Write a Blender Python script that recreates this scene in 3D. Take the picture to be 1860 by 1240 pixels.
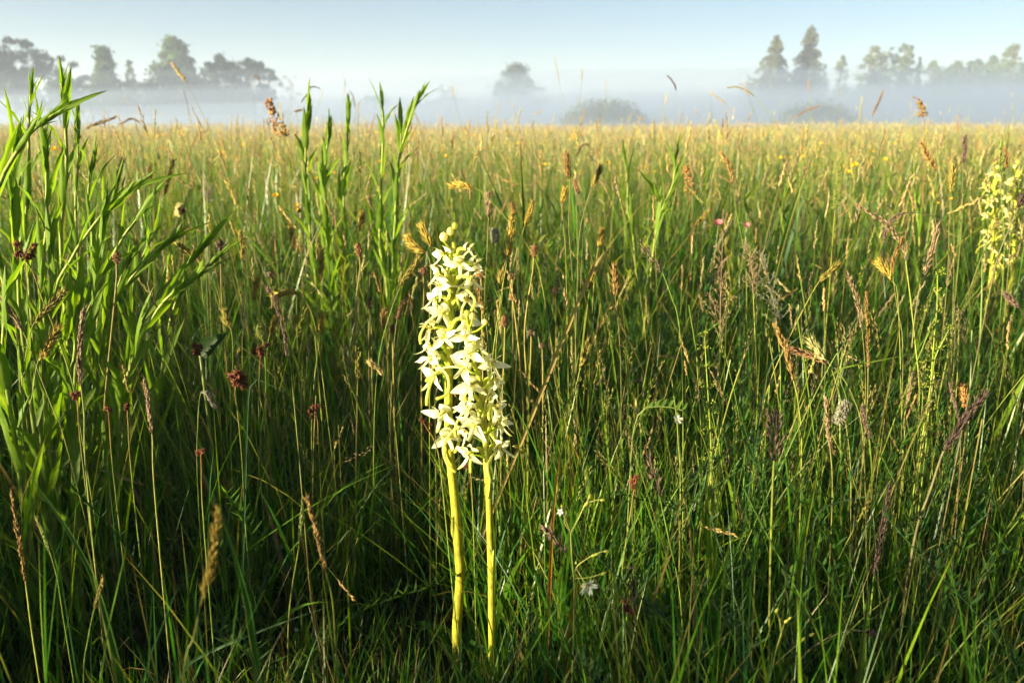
import bpy, math, random
import numpy as np
from mathutils import Vector, Matrix

for _o in list(bpy.data.objects):
    bpy.data.objects.remove(_o)
rng = np.random.default_rng(11)
random.seed(5)
SC = bpy.context.scene
COL = SC.collection
R = math.radians

# ------------------------------------------------------------------ camera
CAM_H, TILT, FPX, CX, CY = 0.46, R(15.2), 1447.0, 930.0, 620.0
cam = bpy.data.objects.new('camera', bpy.data.cameras.new('camera'))
COL.objects.link(cam)
cam.location = (0, 0, CAM_H)
cam.rotation_euler = (R(90) - TILT, 0, 0)
cam.data.sensor_width = 36.0
cam.data.lens = FPX / 1860.0 * 36.0
cam.data.clip_start = 0.02
cam.data.clip_end = 3000
cam.data.dof.use_dof = True
cam.data.dof.focus_distance = 0.645
cam.data.dof.aperture_fstop = 9.5
cam.data.dof.aperture_blades = 7
SC.camera = cam

# ------------------------------------------------------------------ light
SUN_AZ, SUN_EL = R(-118), R(11.0)          # azimuth from +Y, clockwise positive
SUN_DIR = Vector((math.sin(SUN_AZ) * math.cos(SUN_EL), math.cos(SUN_AZ) * math.cos(SUN_EL), math.sin(SUN_EL)))
world = bpy.data.worlds.new('World')
SC.world = world
world.use_nodes = True
wn = world.node_tree.nodes
sky = wn.new('ShaderNodeTexSky')
sky.sky_type = 'NISHITA'
sky.sun_disc = False
sky.sun_elevation = SUN_EL
sky.sun_rotation = SUN_AZ
sky.altitude = 50
sky.air_density = 1.0
sky.dust_density = 0.4
sky.ozone_density = 3.4
wn['Background'].inputs['Strength'].default_value = 0.028
world.node_tree.links.new(sky.outputs[0], wn['Background'].inputs[0])
sun = bpy.data.objects.new('sun', bpy.data.lights.new('sun', 'SUN'))
COL.objects.link(sun)
sun.data.energy = 5.0
sun.data.angle = R(0.6)
sun.data.color = (1.0, 0.85, 0.55)
sun.rotation_euler = SUN_DIR.to_track_quat('Z', 'Y').to_euler()
sun.location = (-20, -10, 8)
SC.view_settings.view_transform = 'Standard'
SC.view_settings.look = 'None'
SC.view_settings.exposure = 2.5
SC.view_settings.gamma = 1.0
SC.view_settings.use_curve_mapping = False
cy = SC.cycles
cy.use_denoising = True
cy.use_adaptive_sampling = True
cy.adaptive_threshold = 0.015
cy.max_bounces = 6
cy.diffuse_bounces = 3
cy.glossy_bounces = 2
cy.transmission_bounces = 4
cy.volume_bounces = 2
cy.transparent_max_bounces = 6
cy.caustics_reflective = False
cy.caustics_refractive = False
cy.sample_clamp_indirect = 8.0

# ------------------------------------------------------------------ helpers
_ct, _st = math.cos(TILT), math.sin(TILT)


def at(px, py, Y):
    """The point of the place at depth Y (metres north of the camera) that the photograph shows at px, py."""
    xc, yc = (px - CX) / FPX, -(py - CY) / FPX
    d = np.array([xc, _ct + yc * _st, -_st + yc * _ct])
    return np.array([0, 0, CAM_H]) + d * (Y / d[1])


def project(P):
    q = P - np.array([0, 0, CAM_H])
    dep = q[..., 1] * _ct - q[..., 2] * _st
    up = q[..., 1] * _st + q[..., 2] * _ct
    dep = np.maximum(dep, 1e-3)
    return CX + FPX * q[..., 0] / dep, CY - FPX * up / dep


def nrm(v):
    v = np.asarray(v, float)
    return v / np.maximum(np.linalg.norm(v, axis=-1, keepdims=True), 1e-9)


class Acc:
    """Collects vertices, tris, quads and vertex colours and links them as one mesh object."""
    def __init__(self):
        self.v, self.c, self.t, self.q, self.n = [], [], [], [], 0

    def add(self, V, tris=None, quads=None, col=(.1, .1, .1)):
        V = np.asarray(V, float).reshape(-1, 3)
        c = np.asarray(col, float)
        if c.ndim == 1:
            c = np.tile(c, (len(V), 1))
        self.v.append(V)
        self.c.append(c)
        if tris is not None and len(tris):
            self.t.append(np.asarray(tris, int).reshape(-1, 3) + self.n)
        if quads is not None and len(quads):
            self.q.append(np.asarray(quads, int).reshape(-1, 4) + self.n)
        self.n += len(V)

    def mesh(self, name, mat, off=(0, 0, 0), smooth=True):
        V = np.concatenate(self.v) - np.asarray(off, float)
        C = np.clip(np.concatenate(self.c), 0, 1)
        T = np.concatenate(self.t) if self.t else np.zeros((0, 3), int)
        Q = np.concatenate(self.q) if self.q else np.zeros((0, 4), int)
        me = bpy.data.meshes.new(name)
        me.vertices.add(len(V))
        me.vertices.foreach_set('co', V.astype(np.float32).ravel())
        loops = np.concatenate([T.ravel(), Q.ravel()]).astype(np.int32)
        me.loops.add(len(loops))
        me.loops.foreach_set('vertex_index', loops)
        nt, nq = len(T), len(Q)
        me.polygons.add(nt + nq)
        st = np.concatenate([np.arange(nt) * 3, nt * 3 + np.arange(nq) * 4]).astype(np.int32)
        me.polygons.foreach_set('loop_start', st)
        if smooth:
            me.polygons.foreach_set('use_smooth', np.ones(nt + nq, bool))
        a = me.color_attributes.new('col', 'FLOAT_COLOR', 'POINT')
        a.data.foreach_set('color', np.concatenate([C, np.ones((len(C), 1))], 1).astype(np.float32).ravel())
        me.materials.append(mat)
        me.update(calc_edges=True)
        return me

    def obj(self, name, mat, parent=None, off=(0, 0, 0), smooth=True):
        return link(name, self.mesh(name, mat, off, smooth), parent)


def link(name, data, parent=None, loc=None):
    o = bpy.data.objects.new(name, data)
    COL.objects.link(o)
    if parent is not None:
        o.parent = parent
    if loc is not None:
        o.location = loc
    return o


def tag(o, label=None, cat=None, group=None, kind=None):
    if label: o['label'] = label
    if cat: o['category'] = cat
    if group: o['group'] = group
    if kind: o['kind'] = kind
    return o


def thing(name, label, cat, loc, group=None):
    o = link(name, None, None, loc)
    o.empty_display_size = 0.02
    return tag(o, label, cat, group, 'thing')


def jit(c, s=0.15):
    c = np.asarray(c, float)
    return np.clip(c * (1 + rng.normal(0, s)) * (1 + rng.normal(0, s * .4, 3)), 0.002, 0.9)


def spline(P, n):
    """Catmull-Rom through P, n samples evenly along the length."""
    P = np.asarray(P, float)
    if len(P) == 2:
        P = np.array([P[0], (P[0] + P[1]) / 2, P[1]])
    E = np.vstack([2 * P[0] - P[1], P, 2 * P[-1] - P[-2]])
    out = []
    for i in range(1, len(E) - 2):
        a, b, c, d = E[i - 1], E[i], E[i + 1], E[i + 2]
        t = np.linspace(0, 1, 14, endpoint=False)[:, None]
        out.append(.5 * ((2 * b) + (c - a) * t + (2 * a - 5 * b + 4 * c - d) * t ** 2 + (3 * b - a - 3 * c + d) * t ** 3))
    out.append(P[-1:])
    Q = np.vstack(out)
    s = np.concatenate([[0], np.cumsum(np.linalg.norm(np.diff(Q, axis=0), axis=1))])
    u = np.linspace(0, s[-1], n)
    return np.stack([np.interp(u, s, Q[:, k]) for k in range(3)], 1)


def frames(P):
    T = nrm(np.gradient(P, axis=0))
    ref = np.array([0.31, 0.83, 0.11])
    S = nrm(np.cross(T, ref))
    return T, S, np.cross(T, S)


def tube(acc, P, r, sides=6, col=(.1, .2, .05), cap=True):
    P = np.asarray(P, float)
    n = len(P)
    r = np.broadcast_to(np.asarray(r, float), (n,))
    T, S, B = frames(P)
    a = np.arange(sides) / sides * 2 * np.pi
    V = P[:, None] + r[:, None, None] * (np.cos(a)[None, :, None] * S[:, None] + np.sin(a)[None, :, None] * B[:, None])
    i = np.arange(n - 1)[:, None] * sides
    j = np.arange(sides)[None]
    k = (j + 1) % sides
    q = np.stack([i + j, i + k, i + sides + k, i + sides + j], -1).reshape(-1, 4)
    c = np.asarray(col, float)
    if c.ndim == 2:
        c = np.repeat(c, sides, 0)
    V = V.reshape(-1, 3)
    t = []
    if cap:
        V = np.vstack([V, P[-1] + T[-1] * r[-1] * .6])
        if c.ndim == 2:
            c = np.vstack([c, c[-1:]])
        t = [[(n - 1) * sides + x, (n - 1) * sides + (x + 1) % sides, n * sides] for x in range(sides)]
    acc.add(V, t, q, c)


def pods(acc, P, D, L, W, col, tipcol=None):
    """Many spikelets: slim eight-sided seed shapes at P pointing along D."""
    P = np.asarray(P, float)
    N = len(P)
    if N == 0:
        return
    D = nrm(D)
    L = np.broadcast_to(np.asarray(L, float), (N,))[:, None]
    W = np.broadcast_to(np.asarray(W, float), (N,))[:, None]
    S = nrm(np.cross(D, rng.normal(size=(N, 3))))
    B = np.cross(D, S)
    m = P + D * L * .38
    V = np.stack([P, m + S * W, m + B * W, m - S * W, m - B * W, P + D * L], 1)
    f = np.array([[0, 2, 1], [0, 3, 2], [0, 4, 3], [0, 1, 4], [5, 1, 2], [5, 2, 3], [5, 3, 4], [5, 4, 1]])
    F = (np.arange(N)[:, None, None] * 6 + f[None]).reshape(-1, 3)
    c = np.broadcast_to(np.asarray(col, float), (N, 3))
    C = np.repeat(c, 6, 0).reshape(N, 6, 3).copy()
    if tipcol is not None:
        C[:, 5] = tipcol
    acc.add(V.reshape(-1, 3), F, None, C.reshape(-1, 3))


def blades(acc, base, length, width, az, lean, curv, K, col, tip=None, taper=True, twist=None, keep=None):
    """Many leaf blades at once; returns tip positions and tip directions."""
    N = len(base)
    s = np.linspace(0, 1, K + 1)
    th = lean[:, None] + curv[:, None] * s[None, 1:] ** 1.6
    step = (length / K)[:, None]
    dx = np.cumsum(step * np.sin(th), 1)
    dz = np.cumsum(step * np.cos(th), 1)
    z0 = np.zeros((N, 1))
    dx, dz = np.hstack([z0, dx]), np.hstack([z0, dz])
    P = base[:, None] + np.stack([dx * np.cos(az)[:, None], dx * np.sin(az)[:, None], dz], -1)
    tw = (az + (twist if twist is not None else 0))[:, None] + np.pi / 2 + s[None] * .9 * np.sin(az * 7)[:, None]
    side = np.stack([np.cos(tw), np.sin(tw), np.zeros_like(tw)], -1)
    prof = (0.72 + 1.1 * s * (1 - s)) * (1 - s ** 2.6) if taper else np.ones(K + 1)
    w = width[:, None] * prof[None] * .5
    A, B = P - side * w[..., None], P + side * w[..., None]
    C0 = np.asarray(col, float)
    C1 = C0 if tip is None else np.asarray(tip, float)
    cc = C0[:, None] * (1 - s[None, :, None] ** 2) + C1[:, None] * s[None, :, None] ** 2
    if taper:
        V = np.concatenate([np.stack([A[:, :K], B[:, :K]], 2).reshape(N, 2 * K, 3), P[:, K:]], 1)
        C = np.concatenate([np.repeat(cc[:, :K], 2, 1), cc[:, K:]], 1)
        nv = 2 * K + 1
        q = np.array([[2 * i, 2 * i + 1, 2 * i + 3, 2 * i + 2] for i in range(K - 1)], int).reshape(-1, 4)
        t = np.array([[2 * K - 2, 2 * K - 1, 2 * K]])
    else:
        V = np.stack([A, B], 2).reshape(N, 2 * K + 2, 3)
        C = np.repeat(cc, 2, 1)
        nv = 2 * K + 2
        q = np.array([[2 * i, 2 * i + 1, 2 * i + 3, 2 * i + 2] for i in range(K)], int)
        t = np.zeros((0, 3), int)
    o = np.arange(N)[:, None, None] * nv
    acc.add(V.reshape(-1, 3), (o + t[None]).reshape(-1, 3), (o + q[None]).reshape(-1, 4) if len(q) else None, C.reshape(-1, 3))
    return P


# ------------------------------------------------------------------ materials
def mat_plant(name, trans=0.4, rough=0.5, spec=0.35, noise=0.25, nscale=60.0, tint=(1.25, 1.15, .55), ridge=False):
    m = bpy.data.materials.new(name)
    m.use_nodes = True
    nt = m.node_tree
    n, l = nt.nodes, nt.links
    n.clear()
    out = n.new('ShaderNodeOutputMaterial')
    at_ = n.new('ShaderNodeAttribute'); at_.attribute_name = 'col'
    tc = n.new('ShaderNodeTexCoord')
    nz = n.new('ShaderNodeTexNoise'); nz.inputs['Scale'].default_value = nscale; nz.inputs['Detail'].default_value = 3
    l.new(tc.outputs['Object'], nz.inputs['Vector'])
    mr = n.new('ShaderNodeMapRange')
    mr.inputs['From Min'].default_value = .3; mr.inputs['From Max'].default_value = .7
    mr.inputs['To Min'].default_value = 1 - noise; mr.inputs['To Max'].default_value = 1 + noise
    l.new(nz.outputs['Fac'], mr.inputs['Value'])
    mul = n.new('ShaderNodeVectorMath'); mul.operation = 'SCALE'
    l.new(at_.outputs['Color'], mul.inputs[0]); l.new(mr.outputs['Result'], mul.inputs['Scale'])
    pb = n.new('ShaderNodeBsdfPrincipled')
    pb.inputs['Roughness'].default_value = rough
    pb.inputs['Specular IOR Level'].default_value = spec
    l.new(mul.outputs[0], pb.inputs['Base Color'])
    if ridge:
        mp = n.new('ShaderNodeMapping'); mp.inputs['Scale'].default_value = (1400, 1400, 25)
        n2 = n.new('ShaderNodeTexNoise'); n2.inputs['Scale'].default_value = 1.0
        l.new(tc.outputs['Object'], mp.inputs['Vector']); l.new(mp.outputs['Vector'], n2.inputs['Vector'])
        bp = n.new('ShaderNodeBump'); bp.inputs['Strength'].default_value = .55; bp.inputs['Distance'].default_value = .0006
        l.new(n2.outputs['Fac'], bp.inputs['Height']); l.new(bp.outputs['Normal'], pb.inputs['Normal'])
    if trans > 0:
        tl = n.new('ShaderNodeBsdfTranslucent')
        tm = n.new('ShaderNodeVectorMath'); tm.operation = 'MULTIPLY'
        tm.inputs[1].default_value = tint
        l.new(mul.outputs[0], tm.inputs[0]); l.new(tm.outputs[0], tl.inputs['Color'])
        mx = n.new('ShaderNodeMixShader'); mx.inputs[0].default_value = trans
        l.new(pb.outputs[0], mx.inputs[1]); l.new(tl.outputs[0], mx.inputs[2])
        l.new(mx.outputs[0], out.inputs['Surface'])
    else:
        l.new(pb.outputs[0], out.inputs['Surface'])
    return m


M_GRASS = mat_plant('grass_blade', .48, .38, .4, .2, 40, (1.25, 1.3, .35))
M_LEAF = mat_plant('herb_leaf', .55, .5, .2, .22, 120, (1.3, 1.3, .35))
M_STEM = mat_plant('stem', .15, .5, .3, .28, 130, ridge=True)
M_SEED = mat_plant('seed_head', .28, .6, .25, .25, 300, (1.2, 1.0, .7))
M_PETAL = mat_plant('petal', .55, .5, .25, .06, 200, (1.12, 1.06, .76))
M_CROWN = mat_plant('tree_leaf', .3, .6, .2, .15, 1.5, (1.2, 1.1, .6))
M_BARK = mat_plant('bark', 0, .85, .15, .35, 5)
M_BARK_P = M_BARK


def mat_volume(name, density, color, aniso):
    m = bpy.data.materials.new(name)
    m.use_nodes = True
    n, l = m.node_tree.nodes, m.node_tree.links
    n.clear()
    out = n.new('ShaderNodeOutputMaterial')
    v = n.new('ShaderNodeVolumePrincipled')
    v.inputs['Density'].default_value = density
    v.inputs['Color'].default_value = (*color, 1)
    v.inputs['Anisotropy'].default_value = aniso
    v.inputs['Density Attribute'].default_value = ''
    l.new(v.outputs[0], out.inputs['Volume'])
    return m


# ------------------------------------------------------------------ ground and air
def vnoise(x, y, seed=0):
    """Smooth value noise from a few sines, 0..1."""
    r = np.random.default_rng(seed)
    v = 0
    for _ in range(7):
        a, b, p = r.normal(0, 1), r.normal(0, 1), r.uniform(0, 6.28)
        v = v + np.sin(a * x + b * y + p)
    return .5 + v / 7 * .9


def gz(x, y):
    """Gentle swells of the far meadow."""
    t = np.clip((y - 6) / 14, 0, 1) * np.clip((60 - y) / 15, 0, 1)
    return t * (.30 * (vnoise(x * .16, y * .16, 51) - .55) + .10 * (vnoise(x * .5, y * .5, 52) - .5))


def soil():
    m = bpy.data.materials.new('soil')
    m.use_nodes = True
    n, l = m.node_tree.nodes, m.node_tree.links
    pb = n['Principled BSDF']
    pb.inputs['Roughness'].default_value = .95
    pb.inputs['Specular IOR Level'].default_value = .1
    tc = n.new('ShaderNodeTexCoord')
    nz = n.new('ShaderNodeTexNoise'); nz.inputs['Scale'].default_value = 3; nz.inputs['Detail'].default_value = 10
    l.new(tc.outputs['Object'], nz.inputs['Vector'])
    cr = n.new('ShaderNodeValToRGB')
    cr.color_ramp.elements[0].position = .35; cr.color_ramp.elements[0].color = (.010, .016, .005, 1)
    cr.color_ramp.elements[1].position = .68; cr.color_ramp.elements[1].color = (.04, .045, .015, 1)
    l.new(nz.outputs['Fac'], cr.inputs['Fac']); l.new(cr.outputs['Color'], pb.inputs['Base Color'])
    bp = n.new('ShaderNodeBump'); bp.inputs['Strength'].default_value = .7; bp.inputs['Distance'].default_value = .03
    l.new(nz.outputs['Fac'], bp.inputs['Height']); l.new(bp.outputs['Normal'], pb.inputs['Normal'])
    return m


g = Acc()
gx = np.concatenate([np.linspace(-230, -42, 20), np.linspace(-40, 40, 120), np.linspace(42, 230, 20)])
gy = np.concatenate([np.linspace(-60, -3, 12), np.linspace(-2.5, 14, 66), np.linspace(14.6, 62, 70), np.linspace(66, 330, 40)])
GX, GY = np.meshgrid(gx, gy)
GZ = -.012 + .012 * vnoise(GX * 3, GY * 3, 3) - .006 + gz(GX, GY)
nx, ny = len(gx), len(gy)
ii = (np.arange(ny - 1)[:, None] * nx + np.arange(nx - 1)[None]).ravel()
g.add(np.stack([GX, GY, GZ], -1).reshape(-1, 3), None, np.stack([ii, ii + 1, ii + nx + 1, ii + nx], 1))
tag(g.obj('ground', soil()), 'dark soil and thatch under the meadow grass', 'ground', None, 'structure')


def haze_box():
    a = Acc()
    x, y0, y1, z0, z1 = 240, -70, 345, -1.2, 13.2
    V = [(-x, y0, z0), (x, y0, z0), (x, y1, z0), (-x, y1, z0), (-x, y0, z1), (x, y0, z1), (x, y1, z1), (-x, y1, z1)]
    a.add(V, None, [(0, 3, 2, 1), (4, 5, 6, 7), (0, 1, 5, 4), (1, 2, 6, 5), (2, 3, 7, 6), (3, 0, 4, 7)])
    tag(a.obj('haze', mat_volume('haze_air', 0.0034, (.68, .78, 1.0), .06), smooth=False), 'pale morning haze over the whole meadow', 'haze', None, 'stuff')


def mist_bank(hs, dens, label, sd):
    a = Acc()
    xs = np.linspace(-215, 215, 110)
    ys = np.concatenate([np.linspace(4.5, 110, 62), np.linspace(114, 310, 40)])
    X, Y = np.meshgrid(xs, ys)
    t = np.clip((Y - 4.5) / 47, 0, 1)
    t = t ** .62
    ex = np.clip((215 - abs(X)) / 30, 0, 1) * np.clip((310 - Y) / 30, 0, 1)
    top = .04 + hs * t * (2.7 - .8 * np.clip(-X / 30, -.15, 1) + 2.2 * (vnoise(X * .045, Y * .045, 8 + sd) - .5) + 1.1 * (vnoise(X * .15, Y * .15, 9 + sd) - .5)) * (.15 + .85 * ex)
    nx, ny = len(xs), len(ys)
    n = nx * ny
    V = np.vstack([np.stack([X, Y, top], -1).reshape(-1, 3), np.stack([X, Y, 0 * X - .7], -1).reshape(-1, 3)])
    i = (np.arange(ny - 1)[:, None] * nx + np.arange(nx - 1)[None]).ravel()
    q = [np.stack([i, i + 1, i + nx + 1, i + nx], 1), np.stack([i + n, i + nx + n, i + nx + 1 + n, i + 1 + n], 1)]
    e = np.concatenate([np.arange(nx), nx * np.arange(1, ny) + nx - 1, (ny - 1) * nx + np.arange(nx - 2, -1, -1), nx * np.arange(ny - 2, -1, -1)])
    e0, e1 = e[:-1], e[1:]
    q.append(np.stack([e0, e0 + n, e1 + n, e1], 1))
    a.add(V, None, np.vstack(q))
    tag(a.obj('mist', mat_volume('mist_air', dens, (.45, .56, .77), .24)), label, 'mist', None, 'stuff')


haze_box()
mist_bank(1.30, .006, 'thin upper veil of mist in front of the distant trees', 0)
mist_bank(1.02, .012, 'middle layer of pale mist drifting before the trees', 20)
mist_bank(.80, .018, 'thick low mist lying over the far meadow', 40)
mist_bank(.45, .018, 'lowest creeping mist over the far grass', 60)

# ------------------------------------------------------------------ trees beyond the meadow
HOR = CY - FPX * math.tan(TILT)


def cards(acc, P, size, col, flat=0.0):
    """Leaf-sized faces (two folded triangles each) turned every way."""
    N = len(P)
    a = nrm(rng.normal(size=(N, 3)) * [1, 1, 1 - flat])
    b = nrm(np.cross(a, rng.normal(size=(N, 3))))
    c = np.cross(a, b)
    s = np.broadcast_to(size, (N,))[:, None] * rng.uniform(.6, 1.4, (N, 1))
    V = np.stack([P - a * s, P + b * s * .5 + c * s * .15, P + a * s, P - b * s * .5 + c * s * .15], 1)
    q = np.arange(N)[:, None] * 4 + np.arange(4)[None]
    acc.add(V.reshape(-1, 3), None, q, np.repeat(np.broadcast_to(col, (N, 3)), 4, 0))


PROFILE = {
    'round': lambda u: np.sqrt(np.clip(1 - (2 * u - 1) ** 2, 0, 1)),
    'oak': lambda u: np.clip(1 - abs(2 * u - .85) ** 2.6, 0, 1) ** .6 * (1 - .12 * u),
    'cone': lambda u: np.clip((1 - u) ** .75 * (0.4 + .6 * np.minimum(1, u * 5)), 0, 1),
    'column': lambda u: np.clip(1 - abs(2 * u - 1) ** 3.5, 0, 1) ** .7,
    'umbrella': lambda u: np.clip(1 - abs((u - .62) / .62) ** 2.2, 0, 1) ** .6,
    'wide': lambda u: np.clip((1 - u) ** .62 * (.75 + .25 * np.minimum(1, u * 6)), 0, 1),
}


def broad_tree(name, label, cx, top, hw, dist, prof='round', base=.3, nclump=60, nleaf=5000, leaf=.16, col=(.045, .085, .025),
               airy=.5, seed=0, trunk_r=.16, group=None, cat='tree', lean=0, trunk_col=(.09, .075, .06)):
    global rng
    keep, rng = rng, np.random.default_rng(1000 + seed)
    k = dist / FPX / 1.04
    x0 = at(cx, top, dist)[0]
    h = at(cx, top, dist)[2]
    w = hw * k * 1.08
    zb = h * base
    t = thing(name, label, cat, (x0, dist, 0), group)
    tr = Acc()
    n = 9
    zz = np.linspace(-.1, h * .9, n)
    tp = np.stack([np.cumsum(rng.normal(0, .012 * h, n)) + lean * zz, np.cumsum(rng.normal(0, .012 * h, n)), zz], 1)
    tube(tr, tp, trunk_r * (1 - np.linspace(0, .93, n) ** .8) + .012, 8, trunk_col)
    cr = Acc()
    # clumps sit on the ends of limbs, mostly near the outline
    nclump = int(nclump * 1.25)
    u = rng.uniform(.02, 1, nclump) ** .85
    ang = rng.uniform(0, 2 * np.pi, nclump)
    rr = np.sqrt(rng.uniform(.12, 1, nclump))
    f = PROFILE[prof]
    bump = 1 + .22 * np.sin(ang * 2 + seed) + .15 * np.sin(u * 9 + seed * 2)
    cw = w * f(u) * rr * bump
    P = np.stack([cw * np.cos(ang) + lean * (zb + u * (h - zb)), cw * np.sin(ang), zb + u * (h - zb) * .97], 1)
    clr = w * (.11 + .13 * rng.random(nclump)) * (1.25 - .45 * u)
    clr = np.minimum(clr, (h - zb) * .16)
    P[:, 2] -= np.maximum(0, P[:, 2] + clr * .62 - h)
    for i in range(nclump):
        z = np.clip(P[i, 2] - np.linalg.norm(P[i, :2]) * .8 - .1 * h, h * .08, h * .85)
        b = np.array([np.interp(z, zz, tp[:, 0]), np.interp(z, zz, tp[:, 1]), z])
        m = (b + P[i]) / 2 + [0, 0, .06 * h] + rng.normal(0, .02 * h, 3)
        tube(tr, spline([b, m, P[i]], 5), np.linspace(trunk_r * .28, .014, 5), 4, trunk_col)
    per = np.maximum(8, (nleaf * clr ** 2 / np.sum(clr ** 2)).astype(int))
    for i in range(nclump):
        q = nrm(rng.normal(size=(per[i], 3))) * (rng.random((per[i], 1)) ** airy)
        q = q * clr[i] * [1.15, 1.15, .72]
        q = q * (1 + (rng.random((per[i], 1)) < .22) * abs(rng.normal(0, .55, (per[i], 1))))
        q[:, 2] -= .12 * clr[i]
        cc = jit(col, .16)
        cards(cr, P[i] + q, leaf, cc * rng.uniform(.75, 1.25, (per[i], 1)))
    link('trunk', tr.mesh('trunk', M_BARK), t)
    link('crown', cr.mesh('crown', M_CROWN, smooth=False), t)
    rng = keep
    return t


def spruce(name, label, cx, top, hw, dist, nleaf=9000, col=(.03, .052, .022), open_=.4, seed=0, low=.06, group=None):
    global rng
    keep, rng = rng, np.random.default_rng(2000 + seed)
    k = dist / FPX / 1.04
    h = at(cx, top, dist)[2]
    w = hw * k
    t = thing(name, label, 'tree', (at(cx, top, dist)[0], dist, 0), group)
    tr, cr = Acc(), Acc()
    zz = np.linspace(-.1, h, 9)
    tube(tr, np.stack([0 * zz, 0 * zz, zz], 1), .2 * (1 - np.linspace(0, .97, 9)) + .01, 8, (.09, .065, .05))
    lv = int(26 + h * .6)
    for i in range(lv):
        u = low + (1 - low) * (i / lv) ** .93
        z = h * u
        L0 = 1.55 * w * (1 - u) ** .85 * (1.0 if i % 2 else .82) + .05
        nb = int(7 + 6 * (1 - u))
        for j in range(nb):
            a = rng.uniform(0, 2 * np.pi)
            L = L0 * rng.uniform(.55, 1.18)
            up = .35 if u > .8 else -.05
            e = np.array([L * math.cos(a), L * math.sin(a), z + L * (up - .28) + rng.normal(0, .05)])
            m = np.array([L * .5 * math.cos(a), L * .5 * math.sin(a), z + L * (up - .02)])
            B = spline([[0, 0, z], m, e], 7)
            tube(tr, B, np.linspace(.028, .008, 7), 3, (.08, .06, .045))
            nl = max(6, int(nleaf / lv / nb * (L / max(w, .1)) * 2.1))
            s = rng.uniform(.12, 1, nl) ** .8
            Q = np.stack([np.interp(s, np.linspace(0, 1, 7), B[:, d]) for d in range(3)], 1)
            side = np.array([-math.sin(a), math.cos(a), 0])
            Q = Q + side * rng.normal(0, .16 * L, (nl, 1)) * (1.1 - s[:, None]) + np.array([0, 0, -1]) * abs(rng.normal(0, .10 + .1 * open_, (nl, 1)))
            cards(cr, Q, .13, jit(col, .12) * rng.uniform(.75, 1.3, (nl, 1)), .3)
    link('trunk', tr.mesh('trunk', M_BARK), t)
    link('crown', cr.mesh('crown', M_CROWN, smooth=False), t)
    rng = keep


def wispy_bush(name, label, cx, top, hw, dist, seed=0, col=(.075, .095, .03), n=420, leaf=.05, dens=12, group=None):
    """A rounded bush of many thin upright shoots with small leaves."""
    global rng
    keep, rng = rng, np.random.default_rng(3000 + seed)
    k = dist / FPX / 1.04
    h = at(cx, top, dist)[2]
    w = hw * k
    t = thing(name, label, 'bush', (at(cx, top, dist)[0], dist, 0), group)
    tr, cr = Acc(), Acc()
    for i in range(n):
        a, r0 = rng.uniform(0, 6.283), math.sqrt(rng.random())
        hh = h * (1 - r0 ** 2.4) ** .55 * rng.uniform(.68, 1.12) + .08 * h
        b = np.array([w * r0 * .5 * math.cos(a), w * r0 * .5 * math.sin(a), 0])
        e = np.array([w * r0 * math.cos(a), w * r0 * math.sin(a), hh]) + rng.normal(0, .04 * w, 3) * [1, 1, .3]
        B = spline([b, (b + e) / 2 + [0, 0, .12 * hh], e], 5)
        tube(tr, B, np.linspace(.012, .004, 5), 3, (.1, .08, .05), False)
        s = rng.uniform(.25, 1.02, dens)
        Q = np.stack([np.interp(s, np.linspace(0, 1, 5), B[:, d]) for d in range(3)], 1) + rng.normal(0, .06 * w, (dens, 3)) * [1, 1, .6]
        cards(cr, Q, leaf, jit(col, .15) * rng.uniform(.75, 1.3, (dens, 1)))
    link('stems', tr.mesh('stems', M_BARK), t)
    link('foliage', cr.mesh('foliage', M_CROWN, smooth=False), t)
    rng = keep


DK = (.024, .050, .022)  # darkened green: shade on the left trees put into the colour
MID = (.055, .10, .028)
OL = (.085, .12, .03)
broad_tree('deciduous_tree', 'dark flat-topped tree cut by the left edge of the picture', 6, 70, 50, 52, 'umbrella', .42, 70, 6000, .15, DK, .45, 1)
broad_tree('pine_tree', 'thin layered pine with gaps, second tree from the left edge', 106, 97, 38, 55, 'umbrella', .38, 34, 2600, .13, DK, .6, 2, .11)
broad_tree('deciduous_tree', 'pointed leafy tree between the thin pine and the slim sapling on the left', 186, 84, 44, 50, 'cone', .15, 70, 5200, .14, MID, .5, 3)
broad_tree('young_tree', 'slim small-topped sapling between the pointed tree and the tall hazy tree', 234, 104, 17, 53, 'cone', .2, 26, 800, .11, MID, .6, 4, .07)
broad_tree('deciduous_tree', 'tallest hazy tree of the left group with a narrow head over broad shoulders', 314, 66, 58, 59, 'wide', .12, 110, 9500, .16, MID, .45, 5, .2)
broad_tree('deciduous_tree', 'dense dark round-headed tree right of the tallest hazy tree', 398, 97, 38, 55, 'oak', .12, 64, 6200, .15, (.02, .044, .02), .42, 6)
broad_tree('deciduous_tree', 'airy tree with bare trunks showing, beside the dense round-headed tree', 446, 106, 36, 56, 'umbrella', .3, 44, 3600, .13, DK, .6, 7, .1)
broad_tree('young_tree', 'small dark round tree ending the left tree group', 488, 122, 17, 55, 'round', .3, 26, 1700, .13, (.02, .044, .02), .45, 8, .08)
broad_tree('young_tree', 'faint bare-looking sapling in the mist right of the left tree group', 522, 136, 20, 100, 'umbrella', .35, 20, 500, .12, MID, .7, 9, .06)
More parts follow.
